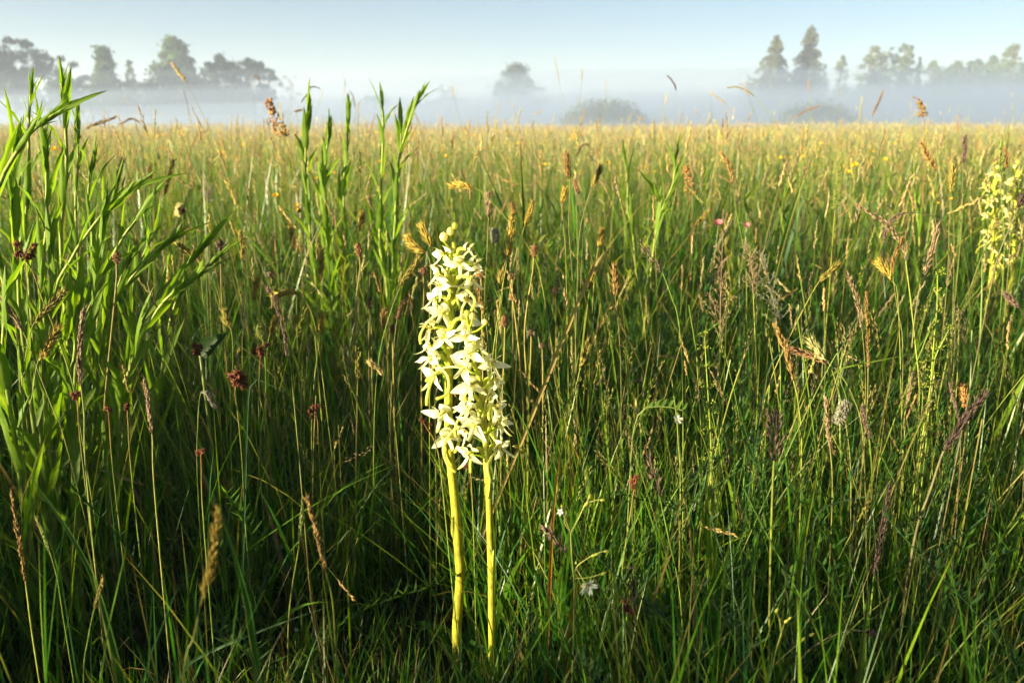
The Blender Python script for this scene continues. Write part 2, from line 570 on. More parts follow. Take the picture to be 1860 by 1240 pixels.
for i, (cx, top, hw, d, lb) in enumerate([
        (40, 158, 60, 70, 'low dark thicket under the flat-topped tree at the left edge'),
        (128, 144, 70, 50, 'dark thicket below the thin layered pine'),
        (246, 146, 66, 51, 'dark thicket filling the gap below the slim sapling'),
        (345, 146, 66, 53, 'dark thicket at the foot of the tallest hazy tree'),
        (450, 158, 66, 55, 'low thicket under the airy tree with bare trunks')]):
    broad_tree('thicket', lb, cx, top, hw, d, 'round', .02, 50, 4200, .12, DK, .5, 20 + i, .05, 'thickets under the left trees', 'thicket')
broad_tree('bush', 'dim rounded bush deep in the mist behind the central leafy stems', 680, 172, 44, 95, 'round', .02, 30, 1800, .16, DK, .5, 30, .05, None, 'bush')
broad_tree('young_tree', 'faint small flat-headed tree in the mist left of the lone central tree', 812, 155, 20, 104, 'umbrella', .5, 18, 600, .14, MID, .6, 31, .06)
broad_tree('bush', 'faint low bush in the mist below the small flat-headed tree', 815, 176, 50, 100, 'round', .02, 30, 1500, .16, DK, .5, 32, .05, None, 'bush')
broad_tree('deciduous_tree', 'lone leafy tree rising from the mist in the middle', 938, 112, 54, 84, 'wide', .04, 84, 7600, .15, (.035, .07, .026), .48, 33)
wispy_bush('willow_bush', 'round olive bush in the mist right of the lone central tree', 1100, 188, 88, 31, 1, (.085, .11, .03), n=900)
wispy_bush('willow_bush', 'round olive bush in the mist below the two tall spruces', 1487, 193, 82, 33, 2, (.075, .105, .03), n=900)
spruce('spruce_tree', 'dense spruce standing left of the tallest spruce', 1412, 62, 44, 74, 15000, (.07, .082, .028), .3, 1)
spruce('spruce_tree', 'tallest open-branched spruce with a pointed tip', 1475, 43, 46, 76, 11000, (.062, .08, .03), .8, 2)
broad_tree('young_tree', 'tiny round tree at the left foot of the dense spruce', 1358, 134, 16, 90, 'round', .3, 20, 900, .13, MID, .5, 40, .06)
broad_tree('young_tree', 'small pale tree half hidden behind the dense spruce', 1384, 108, 20, 84, 'oak', .2, 26, 1500, .13, OL, .5, 41, .07)
broad_tree('birch_tree', 'slender airy birch right of the tallest spruce', 1531, 96, 25, 82, 'cone', .2, 44, 1900, .11, OL, .6, 42, .07)
broad_tree('young_tree', 'short tree between the airy birch and the first broad tree on the right', 1566, 140, 16, 95, 'round', .2, 20, 800, .13, MID, .5, 43, .06)
broad_tree('deciduous_tree', 'broad airy-topped tree at the left end of the right tree row', 1592, 80, 34, 86, 'oak', .12, 60, 4600, .13, OL, .5, 44)
broad_tree('deciduous_tree', 'wispy narrow tree tucked beside the broad airy-topped tree', 1622, 78, 20, 88, 'oak', .2, 34, 1600, .12, OL, .6, 45, .1)
broad_tree('deciduous_tree', 'dense column-shaped tree standing above the right tree row', 1649, 74, 20, 86, 'column', .1, 54, 4600, .13, MID, .42, 46)
spruce('spruce_tree', 'small dark narrow spruce beside the column-shaped tree', 1672, 101, 11, 90, 1800, (.028, .05, .026), .3, 3)
for i, (cx, top, hw, d, pf, lb) in enumerate([
        (1697, 109, 34, 96, 'oak', 'rounded tree right of the small narrow spruce in the right row'),
        (1741, 108, 30, 98, 'oak', 'rounded tree left of the pair of bluish trees in the right row'),
        (1775, 106, 24, 102, 'round', 'bluish round tree in the middle of the long right row'),
        (1806, 99, 26, 98, 'cone', 'bluntly pointed tree left of the tall tree at the right edge'),
        (1842, 74, 34, 92, 'wide', 'tall tree with a narrow head near the right edge'),
        (1884, 96, 40, 92, 'oak', 'broad tree cut by the right edge of the picture')]):
    broad_tree('deciduous_tree', lb, cx, top, hw, d, pf, .08, 60, 4600, .14, [OL, MID, DK, MID, OL, MID][i], .47, 50 + i, .14)
for i, (cx, lb) in enumerate([(1640, 'low scrub hidden by mist under the column-shaped tree'), (1745, 'low scrub hidden by mist under the right tree row'), (1838, 'low scrub hidden by mist under the tall tree at the right edge')]):
    broad_tree('thicket', lb, cx, 116, 80, 86, 'round', 0.02, 60, 4200, .15, MID, .5, 60 + i, .05, 'scrub under the right tree row', 'thicket')

# ------------------------------------------------------------------ meadow grass (uncountable)
GREEN = np.array([[.052, .160, .008], [.036, .125, .010], [.085, .190, .010], [.030, .105, .022], [.13, .21, .012]])
STRAW = np.array([[.34, .24, .085], [.27, .18, .06], [.25, .22, .06]])
RED = np.array([[.22, .12, .045], [.18, .09, .045], [.28, .17, .06]])
YEL = np.array([[.28, .30, .03], [.20, .27, .03]])


def pick(tab, n):
    return tab[rng.integers(0, len(tab), n)] * rng.uniform(.75, 1.25, (n, 1))


def field(d0, d1, per, margin0, margin1=1.08):
    """Ground points between two distances, a little wider than the view."""
    hw = .67
    area = hw * (d1 ** 2 - d0 ** 2) * margin1 + 2 * margin0 * (d1 - d0)
    n = int(area * per)
    y = d0 + (d1 - d0) * np.sqrt(rng.random(n) * (1 - .35) + 0) if False else None
    u = rng.random(n * 3)
    yy = d0 + (d1 - d0) * u
    wmax = hw * d1 * margin1 + margin0
    w = hw * yy * margin1 + margin0
    ok = rng.random(n * 3) < w / wmax
    yy, w = yy[ok][:n], w[ok][:n]
    xx = rng.uniform(-1, 1, len(yy)) * w
    return xx, yy


FLOOR_PTS = []


def open_view(base, tipz):
    """Cap on blade height near the lens: the sward in front of the orchids is short and beaten down."""
    d = base[:, 1]
    px, _ = project(np.stack([base[:, 0], d, np.zeros_like(d)], 1))
    lim = np.where(d < .56, 830 + 260 * rng.random(len(d)) ** .8, 520 + 330 * rng.random(len(d)))
    lim = np.where((d < .605) & (px > 700) & (px < 965), np.maximum(lim, np.where(px > 866, 1030, 1085) + 80 * rng.random(len(d))), lim)
    lim = np.where((d < .46) & (px > 970) & (px < 1125), np.maximum(lim, 1120 + 100 * rng.random(len(d))), lim)
    lim = np.where((d >= .605) & (d < .9), 470 + 380 * rng.random(len(d)) ** .7, lim)
    lim = np.where((d < .9) & (px < 300), lim - 130 * rng.random(len(d)), lim)
    lim = np.where(d > .9, 290 + 280 * rng.random(len(d)), lim)
    lim = np.where(d > 1.25, -1e4, lim)
    t = np.tan(np.arctan((lim - CY) / FPX) + TILT)
    zmax = CAM_H - d * t
    return np.minimum(np.minimum(tipz, np.maximum(zmax, .035)), sun_gap(base))


def sun_gap(base):
    """Gap added to the grass, kept low so the sun reaches the orchids."""
    sx, sy = SUN_DIR[0], SUN_DIR[1]
    h = math.hypot(sx, sy)
    sx, sy = sx / h, sy / h
    dx, dy = base[:, 0] + .035, base[:, 1] - .62
    t = dx * sx + dy * sy
    lat = abs(-dx * sy + dy * sx)
    lim = .035 + t * math.tan(SUN_EL) * .85 + np.clip(lat - .07, 0, 1) * 3
    return np.where((t > .01) & (t < 1.8) & (lat < .15), np.maximum(lim, .04), 9)


def sward(acc, d0, d1, per, m0, K, L, W, bent=.3, mix=(.92, .05, .03, 0), limit=False, margin1=1.08, patch=0):
    x, y = field(d0, d1, per, m0, margin1)
    n = len(x)
    cl = vnoise(x * 9 / max(d0, .5) ** .6, y * 9 / max(d0, .5) ** .6, 21)
    keep = rng.random(n) < .35 + .9 * cl
    x, y = x[keep], y[keep]
    n = len(x)
    base = np.stack([x, y, gz(x, y) - .006], 1)
    Ls = rng.lognormal(math.log(L), .28, n)
    Ls = np.minimum(Ls, L * 1.4)
    if d0 > 1:
        Ls = Ls * (.72 + .56 * vnoise(x * 1.7 / d0 ** .5, y * 1.7 / d0 ** .5, 61))
    if limit:
        Ls = open_view(base, Ls) * rng.uniform(.75, 1.02, n)
    az = rng.uniform(0, 2 * np.pi, n)
    lean = abs(rng.normal(.13, .21, n))
    curv = abs(rng.normal(.25, bent, n))
    flop = rng.random(n) < .08
    lean[flop] += rng.uniform(.5, 1.0, flop.sum())
    u = rng.random(n)
    pn = vnoise(x * .9 / max(d0, 1) ** .5, y * .9 / max(d0, 1) ** .5, 33)
    k = np.cumsum(mix)
    col = pick(GREEN, n)
    col[u > k[0]] = pick(STRAW, (u > k[0]).sum())
    col[u > k[1]] = pick(RED, (u > k[1]).sum())
    col[u > k[2]] = pick(YEL, (u > k[2]).sum())
    col = col * (.62 + .76 * pn[:, None])
    tip = np.where(rng.random((n, 1)) < .25, pick(STRAW, n) * .8, col * 1.1)
    P = blades(acc, base, Ls, rng.lognormal(math.log(W), .35, n), az, lean, curv, K, col, tip, True, rng.normal(0, .5, n))
    return P


def culms(acc, d0, d1, per, m0, K, H, W, headL, headW, heads=1, limit=False, margin1=1.08, mix=(.5, .3, .2)):
    """Flowering stalks with a seed head each, for the mass of the meadow."""
    x, y = field(d0, d1, per, m0, margin1)
    n = len(x)
    base = np.stack([x, y, gz(x, y) - .006], 1)
    Ls = rng.normal(H, H * .17, n)
    Ls = np.minimum(Ls, H * 1.22)
    if d0 > 1:
        Ls = Ls * (.82 + .36 * vnoise(x * 1.2 / d0 ** .5, y * 1.2 / d0 ** .5, 62))
    if limit:
        Ls = open_view(base, Ls)
        ok = Ls > .12
        base, Ls, x, y = base[ok], Ls[ok], x[ok], y[ok]
        n = len(x)
    az = rng.uniform(0, 2 * np.pi, n)
    lean = abs(rng.normal(.05, .1, n))
    curv = abs(rng.normal(.18, .22, n))
    nod = rng.random(n) < .18
    curv[nod] += rng.uniform(.5, 1.4, nod.sum())
    col = pick(np.array([[.13, .21, .025], [.2, .22, .04], [.10, .18, .025], [.22, .19, .06]]), n)
    P = blades(acc, base, Ls, np.full(n, W) * rng.uniform(.7, 1.3, n), az, lean, curv, K, col, None, False, rng.normal(0, .8, n))
    tipd = nrm(P[:, -1] - P[:, -2])
    g = rng.random(n)
    pn = vnoise(x * .6 / max(d0, 1) ** .5, y * .6 / max(d0, 1) ** .5, 41)
    hc = pick(np.array([[.42, .36, .12], [.37, .33, .10], [.34, .35, .09]]), n)
    s = g + .9 * (pn - .5)
    gain = 1.38 if d0 > 2 else 1.1  # far seed heads lightened in colour to look sunlit
    b = s > mix[0]
    hc[b] = pick(np.array([[.32, .23, .12], [.38, .29, .15], [.27, .19, .11]]), b.sum())
    b = s > mix[0] + mix[1]
    hc[b] = pick(np.array([[.42, .32, .12], [.36, .24, .10], [.46, .40, .20]]), b.sum())
    hc = hc * gain
    if heads == 1:
        pods(acc, P[:, -1] - tipd * headL * .1, tipd, headL * rng.uniform(.6, 1.4, n), headW * rng.uniform(.6, 1.4, n), hc)
    else:
        hl = headL * rng.uniform(.6, 1.4, n)
        for j in range(heads):
            t = j / heads
            q = P[:, -1] + tipd * (hl * (t - .3))[:, None]
            spread = rng.uniform(.15, .45, (n, 1))
            dd = nrm(tipd + nrm(rng.normal(size=(n, 3))) * spread)
            sz = hl * (.34 if heads < 14 else .24) * (1 - .3 * t)
            pods(acc, q, dd, sz, headW * rng.uniform(.6, 1.3, n), hc * rng.uniform(.8, 1.2, (n, 1)))
    return P


near, mid, far = Acc(), Acc(), Acc()
PA = sward(near, .26, 1.15, 9800, .75, 6, .235, .0019, .38, (.955, .03, .015, 0), True)
sward(near, .26, 1.15, 2400, .6, 5, .13, .0024, .5, (.97, .02, .01, 0), True)
sward(near, .62, 1.3, 260, .3, 7, .25, .0052, .4, (1, 0, 0, 0), True)
sward(near, .3, 1.2, 2200, .5, 7, .26, .0010, .75, (.86, .10, .04, 0), True)
sward(near, .3, 1.0, 500, .3, 5, .10, .0022, .9, (.35, .5, .15, 0), True)
sward(mid, 1.15, 3.0, 4400, .8, 4, .225, .0024, .4, (.90, .06, .02, .02))
sward(mid, 1.2, 4.2, 260, .5, 5, .27, .0075, .3, (.98, 0, 0, .02))
sward(mid, 3.0, 8.0, 1100, 1.5, 3, .225, .0038, .4, (.70, .12, .02, .16))
sward(far, 8.0, 24.0, 190, 3, 3, .25, .0085, .25, (.56, .18, .02, .24))
sward(far, 24.0, 75.0, 34, 6, 2, .29, .024, .2, (.56, .2, .02, .22))
culms(near, .64, 1.25, 330, .4, 7, .335, .00075, .030, .0009, 18, True)
culms(mid, 1.15, 3.0, 270, .6, 6, .355, .0010, .034, .0011, 10, mix=(.5, .3, .2))
culms(mid, 3.0, 8.0, 300, 1.5, 5, .345, .0016, .036, .0024, 3, mix=(.42, .34, .24))
culms(far, 8.0, 24.0, 120, 3, 3, .335, .0034, .05, .0052, 1, mix=(.38, .36, .26))
culms(far, 3.5, 14.0, 2.6, 2, 5, .52, .0015, .05, .0026, 5, mix=(.38, .36, .26))
culms(far, 3.0, 12.0, 9, 2, 5, .415, .0016, .045, .0024, 4, mix=(.38, .36, .26))
culms(far, 24.0, 70.0, 14, 6, 2, .335, .009, .08, .012, 1, mix=(.38, .36, .26))


def surround(acc, n, H, W):
    """Unseen meadow beside and behind the camera, made tall to shade the foreground."""
    x, y = rng.uniform(-3.6, 1.6, n), rng.uniform(-2.4, 1.3, n)
    ok = (abs(x) > .80 * np.maximum(y, 0) + .26) & ((x ** 2 + y ** 2 > .10) | (y > 0)) & ~((abs(x) < .45) & (y < .2) & (y > -1.2))
    ok &= (x ** 2 + (y - .1) ** 2) > .12
    x, y = x[ok], y[ok]
    n = len(x)
    b = np.stack([x, y, np.full(n, -.006)], 1)
    c = pick(GREEN, n)
    k = rng.random(n) < .15
    c[k] = pick(STRAW, k.sum())
    blades(acc, b, np.minimum(rng.lognormal(math.log(H), .25, n), sun_gap(b)), rng.lognormal(math.log(W), .3, n), rng.uniform(0, 6.283, n), abs(rng.normal(.1, .15, n)), abs(rng.normal(.25, .3, n)), 3, c, c, True, rng.normal(0, .5, n))


surround(near, 70000, .355, .0038)

# fans of bright flowering stalks to the right of the orchids
for cx_, d_, n_ in [(1010, .72, 26), (1060, .78, 30), (1120, .8, 26), (1220, .7, 18), (1300, .68, 24), (1390, .66, 20), (1470, .75, 22), (1560, .68, 18), (1640, .7, 24), (1720, .72, 20), (1800, .68, 18), (430, .74, 22), (520, .8, 22), (590, .72, 14), (690, .78, 20)]:
    c_ = at(cx_, 900, d_)
    b_ = np.stack([c_[0] + rng.normal(0, .03, n_), d_ + rng.normal(0, .04, n_), np.full(n_, -.006)], 1)
    az_ = rng.uniform(0, 6.283, n_)
    q_ = pick(np.array([[.22, .28, .035], [.28, .29, .06], [.16, .25, .03], [.28, .24, .08]]), n_)
    L_ = open_view(b_, rng.uniform(.22, .37, n_))
    P_ = blades(near, b_, L_, rng.uniform(.0006, .0010, n_), az_, abs(rng.normal(.10, .14, n_)), abs(rng.normal(.12, .2, n_)), 7, q_, None, False, rng.normal(0, .8, n_))
    t_ = nrm(P_[:, -1] - P_[:, -2])
    hc_ = pick(np.array([[.28, .26, .05], [.2, .15, .08], [.26, .23, .08], [.24, .26, .06]]), n_)
    hd_ = np.where(rng.random(n_) < .5)[0]; m_ = len(hd_)
    for j in range(20):
        e_ = j / 20
        s_ = P_[hd_, -1] + t_[hd_] * (.034 * (e_ - .4))
        pods(near, s_ + rng.normal(0, .0012, (m_, 3)), nrm(t_[hd_] + nrm(rng.normal(size=(m_, 3))) * .35), rng.uniform(.004, .007, m_), .0005, hc_[hd_] * rng.uniform(.7, 1.3, (m_, 1)))
tag(near.obj('meadow_grass', M_GRASS), 'dark green grass blades and thin stalks filling the foreground', 'grass', None, 'stuff')
tag(mid.obj('meadow_grass', M_GRASS), 'green and tan sunlit grass behind the orchids', 'grass', None, 'stuff')
tag(far.obj('meadow_grass', M_GRASS), 'blurred golden grass reaching back to the mist', 'grass', None, 'stuff')


# small feathery herbs between the grass
def feathery(acc, x, y, h, n, ll, col, az0):
    P = spline([[x, y, 0], [x + rng.normal(0, .02), y + rng.normal(0, .02), h * .55], [x + rng.normal(0, .04), y + rng.normal(0, .04), h]], 12)
    tube(acc, P, np.linspace(.0011, .0006, 12), 3, col, False)
    u = np.linspace(.15, 1, n)
    B = np.stack([np.interp(u, np.linspace(0, 1, 12), P[:, k]) for k in range(3)], 1)
    for s in range(3):
        az = az0 + np.arange(n) * 2.4 + s * 2.1
        blades(acc, B, ll * rng.uniform(.6, 1.2, n) * (1.15 - .6 * u), np.full(n, ll * .13), az, rng.uniform(.6, 1.1, n), rng.uniform(-.4, .3, n), 3, np.tile(jit(col, .1), (n, 1)))


herb = Acc()
for i in range(330):
    y = rng.uniform(.42, 1.7) if i < 260 else rng.uniform(1.7, 3.5)
    x = rng.uniform(-.7, .7) * y * 1.02
    if rng.random() < .5:
        x = rng.uniform(.12, .7) * y
    px, _ = project(np.array([x, y, 0.05]))
    if y < .66 and 730 < px < 950:
        continue
    zcap = open_view(np.array([[x, y, 0.]]), np.array([rng.uniform(.12, .27)]))[0]
    feathery(herb, x, y, max(.06, zcap), 16, rng.uniform(.012, .024), jit([(.055, .13, .022), (.075, .15, .02), (.05, .11, .035)][i % 3], .15), rng.uniform(0, 6))
for i in range(620):
    y = 1.2 + 6.5 * rng.random() ** 1.3
    x = rng.uniform(-.72, .72) * y
    h = rng.uniform(.20, .36)
    n_ = 11
    P = spline([[x, y, 0], [x + rng.normal(0, .02), y, h * .6], [x + rng.normal(0, .05), y + rng.normal(0, .03), h]], 8)
    c_ = jit([(.10, .19, .015), (.16, .22, .02), (.07, .15, .02), (.22, .25, .03)][i % 4], .15)
    tube(herb, P, np.linspace(.0016, .0009, 8), 3, c_, False)
    u_ = np.linspace(.25, 1, n_)
    Bq = np.stack([np.interp(u_, np.linspace(0, 1, 8), P[:, k]) for k in range(3)], 1)
    l_ = rng.uniform(.022, .05)
    blades(herb, Bq, l_ * rng.uniform(.7, 1.2, n_) * (1.1 - .5 * u_), np.full(n_, l_ * rng.uniform(.12, .24)), np.arange(n_) * 2.4 + i, rng.uniform(.35, .9, n_), rng.uniform(-.3, .6, n_), 3, np.tile(c_, (n_, 1)) * rng.uniform(.8, 1.2, (n_, 1)))
tag(herb.obj('feathery_undergrowth', M_LEAF), 'small feathery green herbs growing through the grass', 'undergrowth', None, 'stuff')

# dew on the blades
M_DEW = bpy.data.materials.new('dew')
M_DEW.use_nodes = True
_p = M_DEW.node_tree.nodes['Principled BSDF']
_p.inputs['Base Color'].default_value = (.97, .98, 1, 1)
_p.inputs['Roughness'].default_value = .02
_p.inputs['IOR'].default_value = 1.33
_p.inputs['Transmission Weight'].default_value = 1.0
_p.inputs['Specular IOR Level'].default_value = .9
dew = Acc()
_bm = __import__('bmesh').new()
__import__('bmesh').ops.create_icosphere(_bm, subdivisions=2, radius=1)
_sv = np.array([v.co[:] for v in _bm.verts]); _sf = np.array([[v.index for v in f.verts] for f in _bm.faces])
_bm.free()
tp = PA[:, -1]
px, py = project(tp)
ok = np.where((px > 0) & (px < 1860) & (py > 500) & (py < 1240))[0]
wgt = .25 + (px[ok] > 1150) * 1.0
ok = rng.choice(ok, 620, replace=False, p=wgt / wgt.sum())
for i in ok:
    r = rng.uniform(.0005, .0012)
    s = rng.integers(2, 7)
    dew.add(_sv * r * [1, 1, 1.1] + PA[i, s] + [0, 0, -r * .4], _sf, None, (1, 1, 1))
tag(dew.obj('dew_drops', M_DEW), 'tiny clear dew drops hanging on the grass blades', 'dew', None, 'stuff')

# ------------------------------------------------------------------ orchids
CREAM = np.array([.86, .85, .62])
WHITE = np.array([.90, .885, .69])
OVARY = np.array([.46, .52, .05])
STEMC = np.array([.44, .38, .035])


def petal(L, W, prof, droop=.0, cup=.25, tipc=None, col=WHITE, nl=8, fold=0.0, wave=0.0, base=None):
    """A curved petal from the origin along +X, face up +Z."""
    a = Acc()
    s = np.linspace(0, 1, nl + 1)
    th = -droop * s ** 1.2
    dx = np.concatenate([[0], np.cumsum(np.cos(th[1:]) * L / nl)])
    dz = np.concatenate([[0], np.cumsum(np.sin(th[1:]) * L / nl)])
    t = np.array([-1, -.5, 0, .5, 1])
    w = W * .5 * prof(s)
    X = np.repeat(dx[:, None], 5, 1)
    Y = w[:, None] * t[None]
    Z = dz[:, None] + cup * w[:, None] * t[None] ** 2 + fold * w[:, None] * t[None] + wave * w[:, None] * np.sin(s * 9)[:, None] * t[None]
    c = np.repeat(np.repeat((col[None] * (1 - s[:, None] ** 2) + (col if tipc is None else np.asarray(tipc))[None] * s[:, None] ** 2)[:, None], 5, 1), 1, 0)
    if base is not None:
        k = np.clip(1 - s / .35, 0, 1)[:, None, None]
        c = c * (1 - k) + np.asarray(base) * k
    n = nl + 1
    i = (np.arange(nl)[:, None] * 5 + np.arange(4)[None]).ravel()
    a.add(np.stack([X, Y, Z], -1).reshape(-1, 3), None, np.stack([i, i + 1, i + 6, i + 5], 1), c.reshape(-1, 3))
    return a


LANCE = lambda s: np.sin(np.pi * np.clip(s, 0, 1) ** .75) ** .8 + .16 * (1 - s)
OVATE = lambda s: np.sin(np.pi * np.clip(s, 0, 1) ** .55) ** .75 + .22 * (1 - s) ** 2
STRAP = lambda s: (1 - .25 * s) * np.clip((1 - s) * 6, 0, 1) ** .5 + .02


def xf(acc, M):
    A = np.array(M)
    acc.v = [v @ A[:3, :3].T + A[:3, 3] for v in acc.v]
    return acc


def rot(x=0, y=0, z=0):
    return Matrix.Rotation(z, 4, 'Z') @ Matrix.Rotation(y, 4, 'Y') @ Matrix.Rotation(x, 4, 'X')


# flower faces -Y, up is +Z, origin at the centre of the face
FSETS = []
for v in range(4):
    r_ = lambda s: rng.normal(0, s)
    fs = {}
    for sd, nm in ((1, 'sepal_r'), (-1, 'sepal_l')):
        p = petal(.0135 * (1 + r_(.08)), .0054 * (1 + r_(.1)), OVATE, .4 + r_(.4), .3 + r_(.3), col=WHITE, wave=.3 * r_(1), base=(.68, .70, .22))
        M = rot(x=R(78) * 1 + r_(.2)) if sd == 1 else rot(x=R(78) + r_(.2))
        M = rot(y=R(18) + r_(.3), z=R(-14) + r_(.3)) @ M
        if sd == -1:
            M = Matrix.Scale(-1, 4, (1, 0, 0)) @ M
        fs[nm] = xf(p, Matrix.Translation((sd * .0012, .001, -.0006)) @ M).mesh('sepal', M_PETAL)
    # upper sepal forms the hood, rising behind and curling forward
    p = petal(.0088, .0082, OVATE, -1.5 + r_(.2), -.55, col=WHITE, base=(.66, .69, .2))
    fs['hood'] = xf(p, Matrix.Translation((0, .0035, .0004)) @ rot(z=R(-90)) @ rot(y=R(-100) * 1) @ Matrix.Rotation(R(180), 4, 'X') ).mesh('hood_sepal', M_PETAL)
    for sd, nm in ((1, 'petal_r'), (-1, 'petal_l')):
        p = petal(.0078, .0026, LANCE, .9 + r_(.2), .2, (.75, .78, .3), CREAM)
        M = rot(y=R(-62), z=R(-50 + 20 * r_(1)))
        if sd == -1:
            M = Matrix.Scale(-1, 4, (1, 0, 0)) @ M
        fs[nm] = xf(p, Matrix.Translation((sd * .0012, -.0005, .0008)) @ M).mesh('petal', M_PETAL)
    p = petal(.0135 * (1 + r_(.08)), .0030, STRAP, -.55 + r_(.3), -.4, (.60, .66, .12), WHITE, base=(.7, .7, .25))
    fs['lip'] = xf(p, Matrix.Translation((0, -.0012, -.001)) @ rot(z=R(-90) + r_(.12)) @ rot(y=R(66) + r_(.12))).mesh('lip', M_PETAL)
    a = Acc()
    q = (1 if v % 2 else -1) * (.5 + abs(r_(.4)))
    P = spline([(0, .001, -.001), (.005 * q, .006, -.0035), (.012 * q, .010, -.010), (.015 * q, .008 + .002 * r_(1), -.021), (.012 * q, .006, -.027)], 12)
    cc = np.linspace(0, 1, 12)[:, None]
    tube(a, P, np.linspace(.0007, .0011, 12), 6, np.array([.8, .8, .5]) * (1 - cc) + np.array([.62, .66, .12]) * cc)
    fs['spur'] = a.mesh('spur', M_PETAL)
    a = Acc()
    pods(a, np.array([[0, .001, -.0012], [.0014, -.0002, .0002], [-.0014, -.0002, .0002]]), np.array([[0, -.25, 1], [.15, -.5, 1], [-.15, -.5, 1]]),
         np.array([.0042, .003, .003]), np.array([.0016, .0007, .0007]), np.array([[.75, .72, .2], [.55, .36, .06], [.55, .36, .06]]))
    fs['column'] = a.mesh('column', M_PETAL)
    FSETS.append(fs)


def tinted(me, m):
    me = me.copy()
    d = me.color_attributes['col'].data
    c = np.zeros(len(d) * 4, np.float32)
    d.foreach_get('color', c)
    c = c.reshape(-1, 4)
    c[:, :3] *= m
    d.foreach_set('color', c.ravel())
    return me


YSETS = [{k: tinted(m, (.90, .84, .50)) for k, m in f.items()} for f in FSETS]


